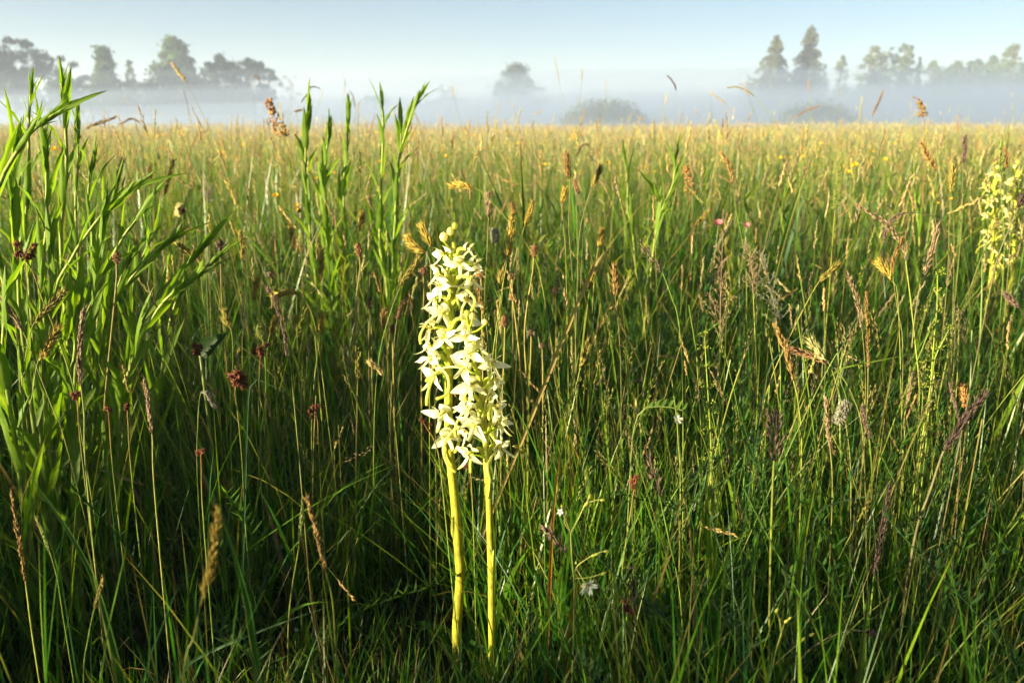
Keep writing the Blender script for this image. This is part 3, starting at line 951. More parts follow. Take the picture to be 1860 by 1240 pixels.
def orchid(label, axis, Y, rbot, rtop, flowers, buds, seed, sets=FSETS):
    """axis: stem line top to bottom in picture points; flowers: (cx, cy, facing angle, side out) with 0 = towards the camera, + = right."""
    global rng
    keep, rng = rng, np.random.default_rng(seed)
    pts = np.array([at(x, y, Y) for x, y in axis])
    foot = pts[-1].copy()
    foot[2] = -.01
    pts = np.vstack([pts, foot])
    t = thing('orchid', label, 'orchid', (foot[0], foot[1], 0), 'butterfly orchids in the meadow')
    o = np.array([foot[0], foot[1], 0])
    S = spline(pts[::-1], 60)
    u = np.linspace(0, 1, 60)
    a = Acc()
    base = STEMC * [.9, 1.0, .9]
    m_ = np.clip((u[:, None] - .35) * 1.2, 0, .6)
    cc = base[None] * (1 - .2 * rng.random((60, 1))) * (1 - m_) + np.array([.36, .42, .05]) * m_
    tube(a, S, rbot * (1 - u) ** .7 + rtop * (1 - (1 - u) ** .7) * (1 - .45 * u ** 6), 10, cc)
    link('stem', a.mesh('stem', M_STEM, o), t)
    zs = S[:, 2]

    def stem_at(z):
        return np.array([np.interp(z, zs, S[:, k]) for k in range(3)])
    for i, (cx, cy, az, scale) in enumerate(flowers):
        azr = R(az)
        face = np.array([math.sin(azr), -math.cos(azr), 0])
        s0 = stem_at(at(cx, cy, Y)[2])
        dx = at(cx, cy, Y)[0] - s0[0]
        out = max(.012, min(.022, abs(dx) / max(.5, abs(math.sin(azr))))) if abs(math.sin(azr)) > .3 else .0145
        c = at(cx, cy, Y + (face[1]) * out)
        sa = stem_at(c[2] - .012)
        fs = sets[(i * 3 + seed) % 4]
        root = link('flower', None, t, c - o)
        # the ovary carries the flower out from the stem in an arch
        rt = np.linalg.norm(c[:2] - sa[:2])
        a = Acc()
        back = c - face * .003
        mid = sa + (back - sa) * .5 + np.array([0, 0, .0055])
        P = spline([sa, sa + (mid - sa) * .5 + [0, 0, .002], mid + [0, 0, .001], back], 10)
        tube(a, P, np.linspace(.0012, .0010, 10) * (1 + .7 * np.sin(np.linspace(0, np.pi, 10))), 6, jit(OVARY, .1))
        f = root
        bpy.data.objects.remove(root)
        f = link('flower', a.mesh('flower', M_STEM, c), t, c - o)
        M = rot(z=azr + rng.normal(0, .2)) @ rot(x=rng.normal(-.05, .25), y=rng.normal(0, .3))
        M = M @ Matrix.Scale(scale * rng.uniform(.92, 1.1), 4)
        for k, nm in (('sepal_l', 'sepal'), ('sepal_r', 'sepal'), ('hood', 'hood_sepal'), ('petal_l', 'petal'), ('petal_r', 'petal'), ('lip', 'lip'), ('spur', 'spur'), ('column', 'column')):
            p = link(nm, fs[k], f)
            p.matrix_basis = M
        b = petal(.017 * rng.uniform(.7, 1.15), .0038, LANCE, .5, .5, (.35, .45, .05), np.array([.25, .36, .035]))
        d = nrm(c - sa) * 1.0 + np.array([rng.normal(0, .2), rng.normal(0, .2), .35])
        b = xf(b, Matrix.Translation(Vector(sa - [0, 0, .001] - o)) @ Vector(d).to_track_quat('X', 'Z').to_matrix().to_4x4())
        link('bract', b.mesh('bract', M_LEAF), t)
    for i, (bx, by, r) in enumerate(buds):
        c = at(bx, by, Y - .003)
        sa = stem_at(c[2] - .007)
        a = Acc()
        P = spline([sa, (sa + c) / 2 + [0, 0, -.0015], c], 6)
        tube(a, P, .0008, 6, OVARY)
        n = 7
        z = np.linspace(-1, 1, n)
        B = np.stack([0 * z, 0 * z, z * r * 1.15], 1) + c + [0, 0, r]
        tube(a, B, np.sqrt(np.clip(1 - z ** 2, .02, 1)) * r, 8, [(.62, .62, .14), (.7, .68, .3), (.78, .74, .42)][i % 3])
        link('bud', a.mesh('bud', M_PETAL, o), t)
    # sheathing leaf scales on the stem and two broad leaves at the foot
    for zf in (.30, .52):
        sa = stem_at(zs[-1] * zf)
        b = petal(.026, .005, LANCE, -.05, .9, (.35, .42, .05), np.array([.36, .38, .05]))
        d = Vector((rng.normal(0, .12), -.1, 1))
        b = xf(b, Matrix.Translation(Vector(sa - o + np.array([rng.choice([-1, 1]) * .0012, -.0022, 0]))) @ d.to_track_quat('X', 'Y').to_matrix().to_4x4())
        link('leaf_scale', b.mesh('leaf_scale', M_STEM), t)
    for s in (-1, 1):
        b = petal(.07, .014, OVATE, .75, .6, (.05, .13, .015), np.array([.04, .12, .012]))
        d = Vector((s * .8, .7, .35))
        b = xf(b, Matrix.Translation((0, 0, .005)) @ d.to_track_quat('X', 'Z').to_matrix().to_4x4())
        link('leaf', b.mesh('leaf', M_LEAF), t)
    rng = keep
    return t


YO = .62
orchid('taller orchid with cream white butterfly flowers on a thick yellow stem, left of the pair',
       [(823, 422), (825, 458), (823, 506), (820, 540), (818, 586), (816, 640), (815, 700), (815, 768), (819, 841), (826, 905), (833, 1000), (836, 1050), (830, 1140)],
       YO, .0046, .0024,
       [(802, 462, -72, .95), (853, 454, 70, .9), (834, 478, 12, .95), (795, 496, -65, .95), (857, 505, 60, .95), (798, 520, -30, 1), (786, 541, -75, 1),
        (848, 545, 42, 1.05), (803, 567, -18, 1.1), (851, 583, 55, 1), (779, 596, -80, .95), (806, 612, -14, 1.1), (778, 628, -70, 1), (781, 650, -55, 1.05),
        (787, 680, -60, 1.1), (801, 752, -22, 1.2), (812, 793, 14, 1.2), (866, 480, 80, .9)],
       [(826, 416, .0024), (818, 427, .0029), (806, 438, .0033)], 4)
orchid('shorter orchid with cream white butterfly flowers, right of the pair, on a thinner stem',
       [(848, 572), (853, 600), (858, 632), (864, 663), (870, 685), (874, 705), (878, 747), (881, 789), (884, 847), (888, 900), (891, 1000), (893, 1075)],
       YO - .024, .0034, .002,
       [(845, 612, -8, 1), (866, 622, 35, .95), (852, 641, 8, .95), (842, 668, -35, 1), (895, 660, 55, 1.15), (853, 700, -20, 1.1), (903, 690, 75, .95),
        (892, 708, 110, 1), (843, 725, -60, 1), (851, 744, -30, 1), (904, 738, 62, 1.15), (861, 772, -6, 1.15), (846, 785, -75, 1), (851, 824, -40, 1.15),
        (910, 770, 80, 1.0), (911, 812, 75, 1), (916, 765, 85, 1)],
       [(848, 575, .0024), (858, 580, .0026), (880, 590, .0022)], 9)
orchid('blurred yellowish orchid spike at the right edge, the left of two there',
       [(1806, 302), (1806, 340), (1805, 380), (1803, 430), (1800, 500)], 1.28, .0045, .0022,
       [(1806 + 17 * math.sin(i * 2.4), 316 + i * 10.5, 90 * math.sin(i * 2.4), .8) for i in range(17)],
       [(1806, 300, .003), (1811, 307, .003)], 14, YSETS)
orchid('blurred yellowish orchid spike cut by the right edge, the right of two there',
       [(1848, 300), (1846, 345), (1845, 390), (1842, 440), (1838, 505)], 1.32, .0045, .0022,
       [(1846 + 17 * math.sin(i * 2.4 + 1), 314 + i * 10.8, 90 * math.sin(i * 2.4 + 1), .8) for i in range(16)],
       [(1848, 298, .003), (1843, 306, .003)], 15, YSETS)

# ------------------------------------------------------------------ tall leafy herbs
LEAFV = []
for v in range(5):
    a = Acc()
    n = 12
    s = np.linspace(0, 1, n + 1)
    W = .09 * (np.sin(np.pi * s ** .8) ** .8 + .35 * (1 - s) ** 2)
    W[-1] = .004
    bend = [-.25, .15, .45, -.5, .8][v]
    th = bend * s ** 1.3
    x = np.concatenate([[0], np.cumsum(np.cos(th[1:]) / n)])
    z = np.concatenate([[0], np.cumsum(-np.sin(th[1:]) / n)])
    t = np.array([-1, -.55, 0, .55, 1])
    tw = (.5 - rng.random()) * 1.2 * s
    wav = .05 * np.sin(s * (11 + v * 2)) + .03 * np.sin(s * 23 + v)
    Yl = .5 * W[:, None] * t[None]
    Zl = .5 * W[:, None] * (abs(t)[None] * .55) + (wav * W)[:, None] * t[None] * 2.0
    Y = Yl * np.cos(tw)[:, None] - Zl * np.sin(tw)[:, None]
    Z = Yl * np.sin(tw)[:, None] + Zl * np.cos(tw)[:, None]
    c = np.ones((n + 1, 5, 3)) * np.array([.125, .235, .014])
    c[:, 2] = [.2, .27, .05]
    c[-2:] = c[-2:] * .6 + np.array([.12, .07, .03]) * .4
    i = (np.arange(n)[:, None] * 5 + np.arange(4)[None]).ravel()
    a.add(np.stack([np.repeat(x[:, None], 5, 1), Y, z[:, None] + Z], -1).reshape(-1, 3), None, np.stack([i, i + 1, i + 6, i + 5], 1), c.reshape(-1, 3))
    LEAFV.append(a.mesh('leaf', M_LEAF))


def leafy_herb(label, px, Y, nleaf, ll, seed, r=.0021, bundle=7, group='tall leafy herbs', spread=.33, y_tip=0.0, lw=1.0):
    global rng
    keep, rng = rng, np.random.default_rng(500 + seed)
    nleaf, bundle, ll, r = int(nleaf * 1.55), bundle + 5, ll * 1.32, r * 1.1
    n = len(px)
    pts = np.array([at(x, y, Y - y_tip * (1 - i / (n - 1))) for i, (x, y) in enumerate(px)])[::-1]
    p0 = pts[0]
    if p0[2] > .01:
        d = nrm(pts[0] - pts[1])
        d = nrm(d * .45 + np.array([0, 0, -.7]))
        foot = p0 + d * (p0[2] / max(.2, -d[2]))
        foot[2] = -.01
        pts = np.vstack([foot, (foot + p0) / 2 + nrm(pts[0] - pts[1]) * .01, pts])
    foot = np.array([pts[0][0], pts[0][1], 0])
    t = thing('leafy_herb', label, 'herb', foot, group)
    S = spline(pts, 40)
    u = np.linspace(0, 1, 40)
    a = Acc()
    tube(a, S, r * (1 - .55 * u), 8, np.array([.2, .25, .04])[None] * (.85 + .3 * u[:, None]))
    link('stem', a.mesh('stem', M_STEM, foot), t)
    T = nrm(np.gradient(S, axis=0))
    a0 = rng.uniform(0, 6)
    L = (np.linspace(.12, .96, nleaf) ** .9)
    for i in range(nleaf + bundle):
        if i < nleaf:
            q = L[i]; ang = spread * (1.15 - .6 * q) * rng.uniform(.7, 1.5); ln = ll * (1.15 - .45 * q) * rng.uniform(.75, 1.2)
        else:
            q = rng.uniform(.93, 1.0); ang = rng.uniform(.04, .3); ln = ll * rng.uniform(.24, .44)
        p = np.array([np.interp(q, u, S[:, k]) for k in range(3)])
        ax = nrm(np.array([np.interp(q, u, T[:, k]) for k in range(3)]))
        az = a0 + i * 2.4 + rng.normal(0, .25)
        side = nrm(np.cross(ax, [math.cos(az), math.sin(az), .1]))
        d = Vector(ax * math.cos(ang) + side * math.sin(ang))
        up = Vector(ax * math.sin(ang) - side * math.cos(ang))
        X, Z = d.normalized(), up
        Yv = Z.cross(X).normalized()
        Z = X.cross(Yv)
        M = Matrix((X, Yv, Z)).transposed().to_4x4()
        lf = link('leaf', LEAFV[(i * 2 + seed) % 5] if i < nleaf else LEAFV[[1, 3, 0][i % 3]], t)
        lf.matrix_basis = Matrix.Translation(Vector(p - foot)) @ M @ Matrix.Diagonal((ln, ln * lw, ln, 1))
    rng = keep
    return t


leafy_herb('tallest leafy stem of the left clump, upright with a dark-tipped bud above the horizon', [(112, 152), (118, 215), (121, 300), (114, 380), (112, 470)], .74, 11, .058, 1, .0026, 8)
leafy_herb('upright leafy stem left of the tallest one, with an open fan of tip leaves', [(56, 168), (52, 230), (53, 320), (48, 440)], .78, 9, .055, 2, .0022, 7)
leafy_herb('leaning leafy stem at the left edge whose bunched tip points right', [(98, 208), (60, 236), (25, 285), (2, 330), (-20, 420)], .62, 9, .058, 3, .0026, 10, y_tip=.02)
leafy_herb('leafy stem low at the left edge with dark folded leaves', [(30, 268), (22, 340), (40, 430), (30, 520)], .66, 8, .056, 4)
leafy_herb('long slanting leafy stem ending in a pale folded tip beside the dark plantain head', [(243, 340), (205, 370), (168, 412), (130, 470), (95, 560)], .72, 8, .062, 5, .0024, 9)
leafy_herb('slanting leafy stem below the long slanting one, with spread narrow leaves', [(262, 384), (238, 410), (210, 455), (170, 540), (140, 640)], .69, 8, .056, 6, .0022, 8)
leafy_herb('bright bowed leafy stem nearest the middle of the left clump', [(345, 512), (300, 545), (262, 605), (238, 668), (220, 730)], .66, 8, .06, 7, .0024, 9)
leafy_herb('lower slanting leafy stem behind the bright bowed one', [(362, 455), (330, 490), (285, 540), (240, 640)], .73, 8, .062, 8, .0022, 6)
leafy_herb('short leafy stem with broad leaves in the shade of the left clump', [(90, 430), (95, 500), (85, 600), (80, 690)], .64, 10, .06, 9, .0024, 6, lw=1.3)
leafy_herb('dark leafy stem at the very left edge below the clump tops', [(-5, 470), (10, 540), (5, 640), (15, 720)], .6, 9, .06, 10, .0024, 6, lw=1.35)
leafy_herb('thin leafy stem between the tallest stem and the slanting ones', [(168, 300), (160, 360), (168, 440), (165, 560)], .76, 10, .055, 11, .002, 6)
leafy_herb('pale-tipped leafy stem crossing low in the left clump', [(310, 436), (270, 470), (228, 520), (190, 600)], .71, 9, .062, 12, .0022, 8)
leafy_herb('leafy stem tucked between the two leftmost upright ones', [(82, 262), (85, 330), (84, 420), (78, 520)], .72, 11, .058, 13, .0024, 8)
leafy_herb('dark-sided leafy stem under the leaning bunched tip', [(20, 350), (28, 420), (34, 520), (40, 600)], .63, 10, .06, 14, .0024, 7, lw=1.15)
leafy_herb('leafy stem with long arching leaves in the middle of the left clump', [(190, 380), (180, 440), (160, 540), (140, 640)], .7, 11, .066, 15, .0024, 7, lw=1.1)
leafy_herb('shaded leafy stem at the foot of the left clump', [(140, 560), (136, 640), (128, 720)], .62, 9, .062, 16, .0024, 6, lw=1.2)
for i_, (lb_, px_, y_) in enumerate([
        ('dim leafy stem behind the tallest stem of the left clump', [(140, 235), (142, 300), (138, 400)], .9),
        ('dim leafy stem behind the long slanting leafy stem', [(215, 330), (200, 380), (180, 470)], .86),
        ('dim leafy stem far back at the right side of the left clump', [(285, 420), (262, 460), (240, 540)], .84),
        ('dim leafy stem behind the leaning bunched tip at the left edge', [(38, 240), (36, 310), (30, 420)], .88),
        ('low leafy stem behind the bright bowed one, leaning right', [(392, 470), (350, 510), (310, 580)], .8),
        ('low leafy stem between the bright bowed one and the slanting ones', [(235, 470), (215, 520), (195, 610)], .74),
        ('leafy stem low in the shade under the dark red rush at the left edge', [(75, 520), (72, 600), (68, 690)], .68)]):
    leafy_herb(lb_, px_, y_, 9, .055, 60 + i_, .0022, 6)
C5 = 'row of tall leafy stems left of the orchids'
leafy_herb('leftmost of the five blurred leafy stems, with bent narrow leaves', [(561, 196), (555, 276), (556, 341), (563, 418), (572, 490)], 1.22, 12, 0.060, 21, .0024, 8, C5, lw=1.5)
leafy_herb('shortest of the five blurred leafy stems, with a blunt bunched top', [(598, 232), (591, 300), (590, 367), (595, 457)], 1.2, 13, 0.057, 22, .0022, 10, C5, lw=1.5)
leafy_herb('middle one of the five blurred leafy stems', [(633, 206), (629, 284), (624, 341), (628, 470)], 1.24, 12, 0.057, 23, .0024, 9, C5, lw=1.5)
leafy_herb('straight blurred leafy stem left of the tallest of the five', [(694, 185), (696, 230), (694, 300), (692, 354), (690, 444), (700, 500)], 1.2, 11, 0.057, 24, .003, 10, C5, lw=1.5)
leafy_herb('tallest of the five blurred leafy stems, its top leaning right', [(762, 176), (745, 217), (728, 276), (720, 328), (718, 405), (714, 470)], 1.2, 11, 0.057, 25, .003, 11, C5, lw=1.5)
leafy_herb('short side shoot beside the tallest of the five blurred stems', [(727, 216), (728, 262), (722, 330), (716, 420)], 1.22, 8, 0.052, 26, .002, 8, C5, lw=1.5)
leafy_herb('bushy leafy stem low behind the five blurred stems', [(585, 330), (590, 390), (598, 470)], 1.25, 16, 0.063, 27, .002, 8, C5, lw=1.5)
leafy_herb('leafy shoot with star-like spreading tip right of the dark gold grass head', [(1135, 288), (1140, 330), (1140, 383), (1150, 430)], 1.35, 8, .06, 31, .002, 5)
leafy_herb('leafy shoot with a folded top behind the middle right grasses', [(1231, 268), (1226, 300), (1222, 335), (1204, 377), (1190, 420)], 1.35, 9, .06, 32, .0022, 6)
leafy_herb('broad-leaved green shoot low between the two leafy shoots on the right', [(1192, 350), (1200, 385), (1190, 430)], 1.15, 9, .055, 33, .002, 4, lw=1.5)
leafy_herb('pale leafy shoot in the blurred grass near the right orchid spikes', [(1660, 330), (1664, 380), (1670, 440)], 1.5, 9, .06, 34, .0022, 5)
leafy_herb('dim leafy shoot in the blurred grass left of the right herb', [(1425, 355), (1420, 400), (1428, 450)], 1.5, 9, .06, 35, .0022, 5)


def broad_leaf(label, a_px, b_px, Y, W, col, droop=.3, name='broad_leaf', dy=0.0):
    """One big leaf blade on its own stalk, from foot end a to tip b in the picture."""
    A, B = at(*a_px, Y), at(*b_px, Y + dy)
    L = np.linalg.norm(B - A)
    b = petal(L, W, OVATE, droop, .25, None, np.array(col), 12, wave=.12)
    d = Vector(B - A)
    view = Vector((0, -.9, .45))
    X = d.normalized(); Yv = view.cross(X).normalized(); Z = X.cross(Yv)
    b = xf(b, Matrix.Translation(Vector(A)) @ Matrix((X, Yv, Z)).transposed().to_4x4() @ rot(y=-droop * .45))
    foot = np.array([A[0] - d[0] * .15, A[1] + .01, 0])
    t = thing(name, label, 'leaf', foot)
    link('leaf_blade', b.mesh('leaf_blade', M_LEAF, foot), t)
    s = Acc()
    tube(s, spline([foot, (foot + A) / 2 + [0, .004, .01], A], 8), .0014, 6, (.16, .2, .04))
    link('stalk', s.mesh('stalk', M_STEM, foot), t)


broad_leaf('dark pointed leaf beside the red rush head left of the middle', (364, 645), (414, 602), .71, .013, (.022, .06, .012), .3)

# ------------------------------------------------------------------ single stalks, seed heads and flowers
PAL = {
    'gold': (.32, .235, .04), 'straw': (.36, .29, .11), 'pale': (.36, .34, .13), 'brown': (.22, .14, .045), 'rust': (.26, .165, .05), 'orange': (.38, .20, .065),
    'red': (.20, .11, .055), 'pink': (.25, .18, .10), 'purple': (.13, .085, .065), 'dark': (.07, .045, .035), 'green': (.18, .22, .045), 'olive': (.24, .2, .04), 'grey': (.2, .2, .14),
}
STK = {'gold': (.25, .28, .045), 'straw': (.23, .24, .06), 'green': (.15, .23, .03), 'red': (.22, .09, .03), 'dark': (.1, .09, .04), 'brown': (.16, .16, .045), 'yel': (.33, .31, .05)}


def axis_of(H, s):
    u = np.linspace(0, 1, len(H))
    return np.stack([np.interp(s, u, H[:, k]) for k in range(3)], 1)


def ring(T, n):
    a = rng.uniform(0, 2 * np.pi, n)
    S = nrm(np.cross(T, [.3, .2, .9]))
    return np.cos(a)[:, None] * S + np.sin(a)[:, None] * np.cross(T, S)


def head_geo(acc, kind, H, c, k=1.0):
    """Seed head along the curve H (foot to tip); k scales spikelet size."""
    c = np.asarray(c, float)
    L = np.sum(np.linalg.norm(np.diff(H, axis=0), axis=1))
    T0 = nrm(np.gradient(H, axis=0))
    if kind in ('vernal', 'fescue', 'foxtail', 'brome', 'spike'):
        n = {'vernal': 84, 'fescue': 80, 'foxtail': 300, 'brome': 22, 'spike': 120}[kind]
        s = np.linspace(0, .97, n)
        P, T = axis_of(H, s), nrm(axis_of(T0, s))
        Rg = ring(T, n)
        env = np.sin(np.pi * np.clip(s * .93 + .07, 0, 1)) ** .6
        clump = .55 + .45 * np.sin(s * 2 * np.pi * {'vernal': 5, 'fescue': 8, 'foxtail': 0.01, 'brome': 3, 'spike': 9}[kind] + rng.uniform(0, 6)) ** 2
        off, sp, ln, wd = {'vernal': (.0011, .32, .0080, .00066), 'fescue': (.0011, .22, .0056, .00054), 'foxtail': (.0030, .75, .0032, .00055),
                           'brome': (.0028, .42, .0100, .0010), 'spike': (.0006, .2, .0038, .00042)}[kind]
        D = nrm(T + Rg * sp * rng.uniform(.4, 1.5, (n, 1)))
        cc = c * rng.uniform(.65, 1.4, (n, 1)) * (1 + rng.normal(0, .08, (n, 3)))
        pods(acc, P + Rg * (off * k * env * clump * 1.3)[:, None], D, ln * k * rng.uniform(.7, 1.25, n) * (.7 + .3 * env), wd * k * rng.uniform(.8, 1.2, n), cc, np.minimum(c * 1.5, .8))
        # fine bristles
        m = {'vernal': 46, 'fescue': 40, 'foxtail': 200, 'brome': 14, 'spike': 20}[kind]
        s = rng.random(m)
        P, T = axis_of(H, s), nrm(axis_of(T0, s))
        Rg = ring(T, m)
        pods(acc, P + Rg * off * k, nrm(T + Rg * (sp * 1.6)), ln * k * 1.25, .00016 * k, np.minimum(c * 1.4, .8))
        tube(acc, H, .0005, 4, c * .8, False)
    elif kind == 'bent':
        tube(acc, H, np.linspace(.0006, .0003, len(H)), 4, c * .8, False)
        for s in np.linspace(.02, .95, 13):
            p = axis_of(H, np.array([s]))[0]; t = nrm(axis_of(T0, np.array([s])))[0]
            for q in range(3 if s < .8 else 2):
                d = nrm(t * rng.uniform(.7, 1.2) + ring(t[None], 1)[0] * rng.uniform(.4, .9))
                bl = L * .26 * (1.05 - s) * rng.uniform(.5, 1.2) + .004
                B = spline([p, p + d * bl * .5, p + d * bl + [0, 0, -.1 * bl]], 5)
                tube(acc, B, .00022, 3, c * .9, False)
                m = int(3 + bl * 230)
                sv = rng.uniform(.3, 1, m)
                Q = np.stack([np.interp(sv, np.linspace(0, 1, 5), B[:, z]) for z in range(3)], 1)
                dd = nrm(d + rng.normal(0, .45, (m, 3)))
                pods(acc, Q + dd * .0012, dd,   .0026 * k, .00042 * k, c * rng.uniform(.7, 1.4, (m, 1)), np.minimum(c * 1.6, .8))
    elif kind == 'sorrel':
        tube(acc, H, .0008, 4, c * .8, False)
        n = 170
        s = rng.random(n)
        P, T = axis_of(H, s), nrm(axis_of(T0, s))
        Rg = ring(T, n)
        cl = (np.sin(s * 60) > -.3)
        P, T, Rg, s = P[cl], T[cl], Rg[cl], s[cl]
        rr = rng.uniform(.001, .0055, len(P)) * k * (1.15 - .7 * s)
        pods(acc, P + Rg * rr[:, None], nrm(Rg + [0, 0, -.6] + rng.normal(0, .4, (len(P), 3))), .0034 * k, .0016 * k, c * rng.uniform(.6, 1.5, (len(P), 1)))


def stalk(kind, Y, px, nh, ckey, skey, label, group='grass heads picked out in the meadow', r=.00042, k=.95, name=None, cat='grass stalk', ytip=0.0):
    """One flowering stalk: px runs from the tip down, the first nh+1 points carry the seed head."""
    global rng
    keep, rng = rng, np.random.default_rng(abs(hash((px[0][0] * 7 + px[0][1] * 13, len(px)))) % 100000)
    n = len(px)
    pts = np.array([at(x, y, Y - ytip * (1 - i / max(1, n - 1))) for i, (x, y) in enumerate(px)])
    hp = pts[:nh + 1]
    rest = pts[nh:]
    low = pts[-1]
    if low[2] > .012:
        d = nrm(pts[-1] - pts[-2])
        d = nrm(d * np.array([.45, .45, .3]) + np.array([0, 0, -.75]))
        foot = low + d * (low[2] / max(.2, -d[2]))
        foot[2] = -.008
        rest = np.vstack([rest, (low + foot) / 2 + (nrm(pts[-1] - pts[-2]) * .006), foot])
    else:
        foot = low.copy()
    foot = np.array([foot[0], foot[1], 0])
    nm = name or {'vernal': 'golden_grass', 'fescue': 'tufted_grass', 'spike': 'tufted_grass', 'foxtail': 'foxtail_grass', 'brome': 'brome_grass', 'bent': 'airy_grass', 'sorrel': 'sorrel'}[kind]
    t = thing(nm, label, cat, foot, group)
    full = spline(np.vstack([hp, rest[1:]])[::-1], 60)
    seg = lambda Q: np.sum(np.linalg.norm(np.diff(Q, axis=0), axis=1))
    hl = seg(spline(hp, 30)) / max(seg(full), 1e-6)
    m = max(4, int(60 * (1 - hl)))
    a = Acc()
    tube(a, full[:m + 1], np.linspace(r * 1.25, r * .8, m + 1), 5, np.asarray(STK[skey]) * rng.uniform(.85, 1.15), False)
    link('stalk', a.mesh('stalk', M_STEM, foot), t)
    h = Acc()
    head_geo(h, kind, spline(full[m:], 24), PAL[ckey], k)
    link('seed_head', h.mesh('seed_head', M_SEED, foot), t)
    rng = keep
    return t


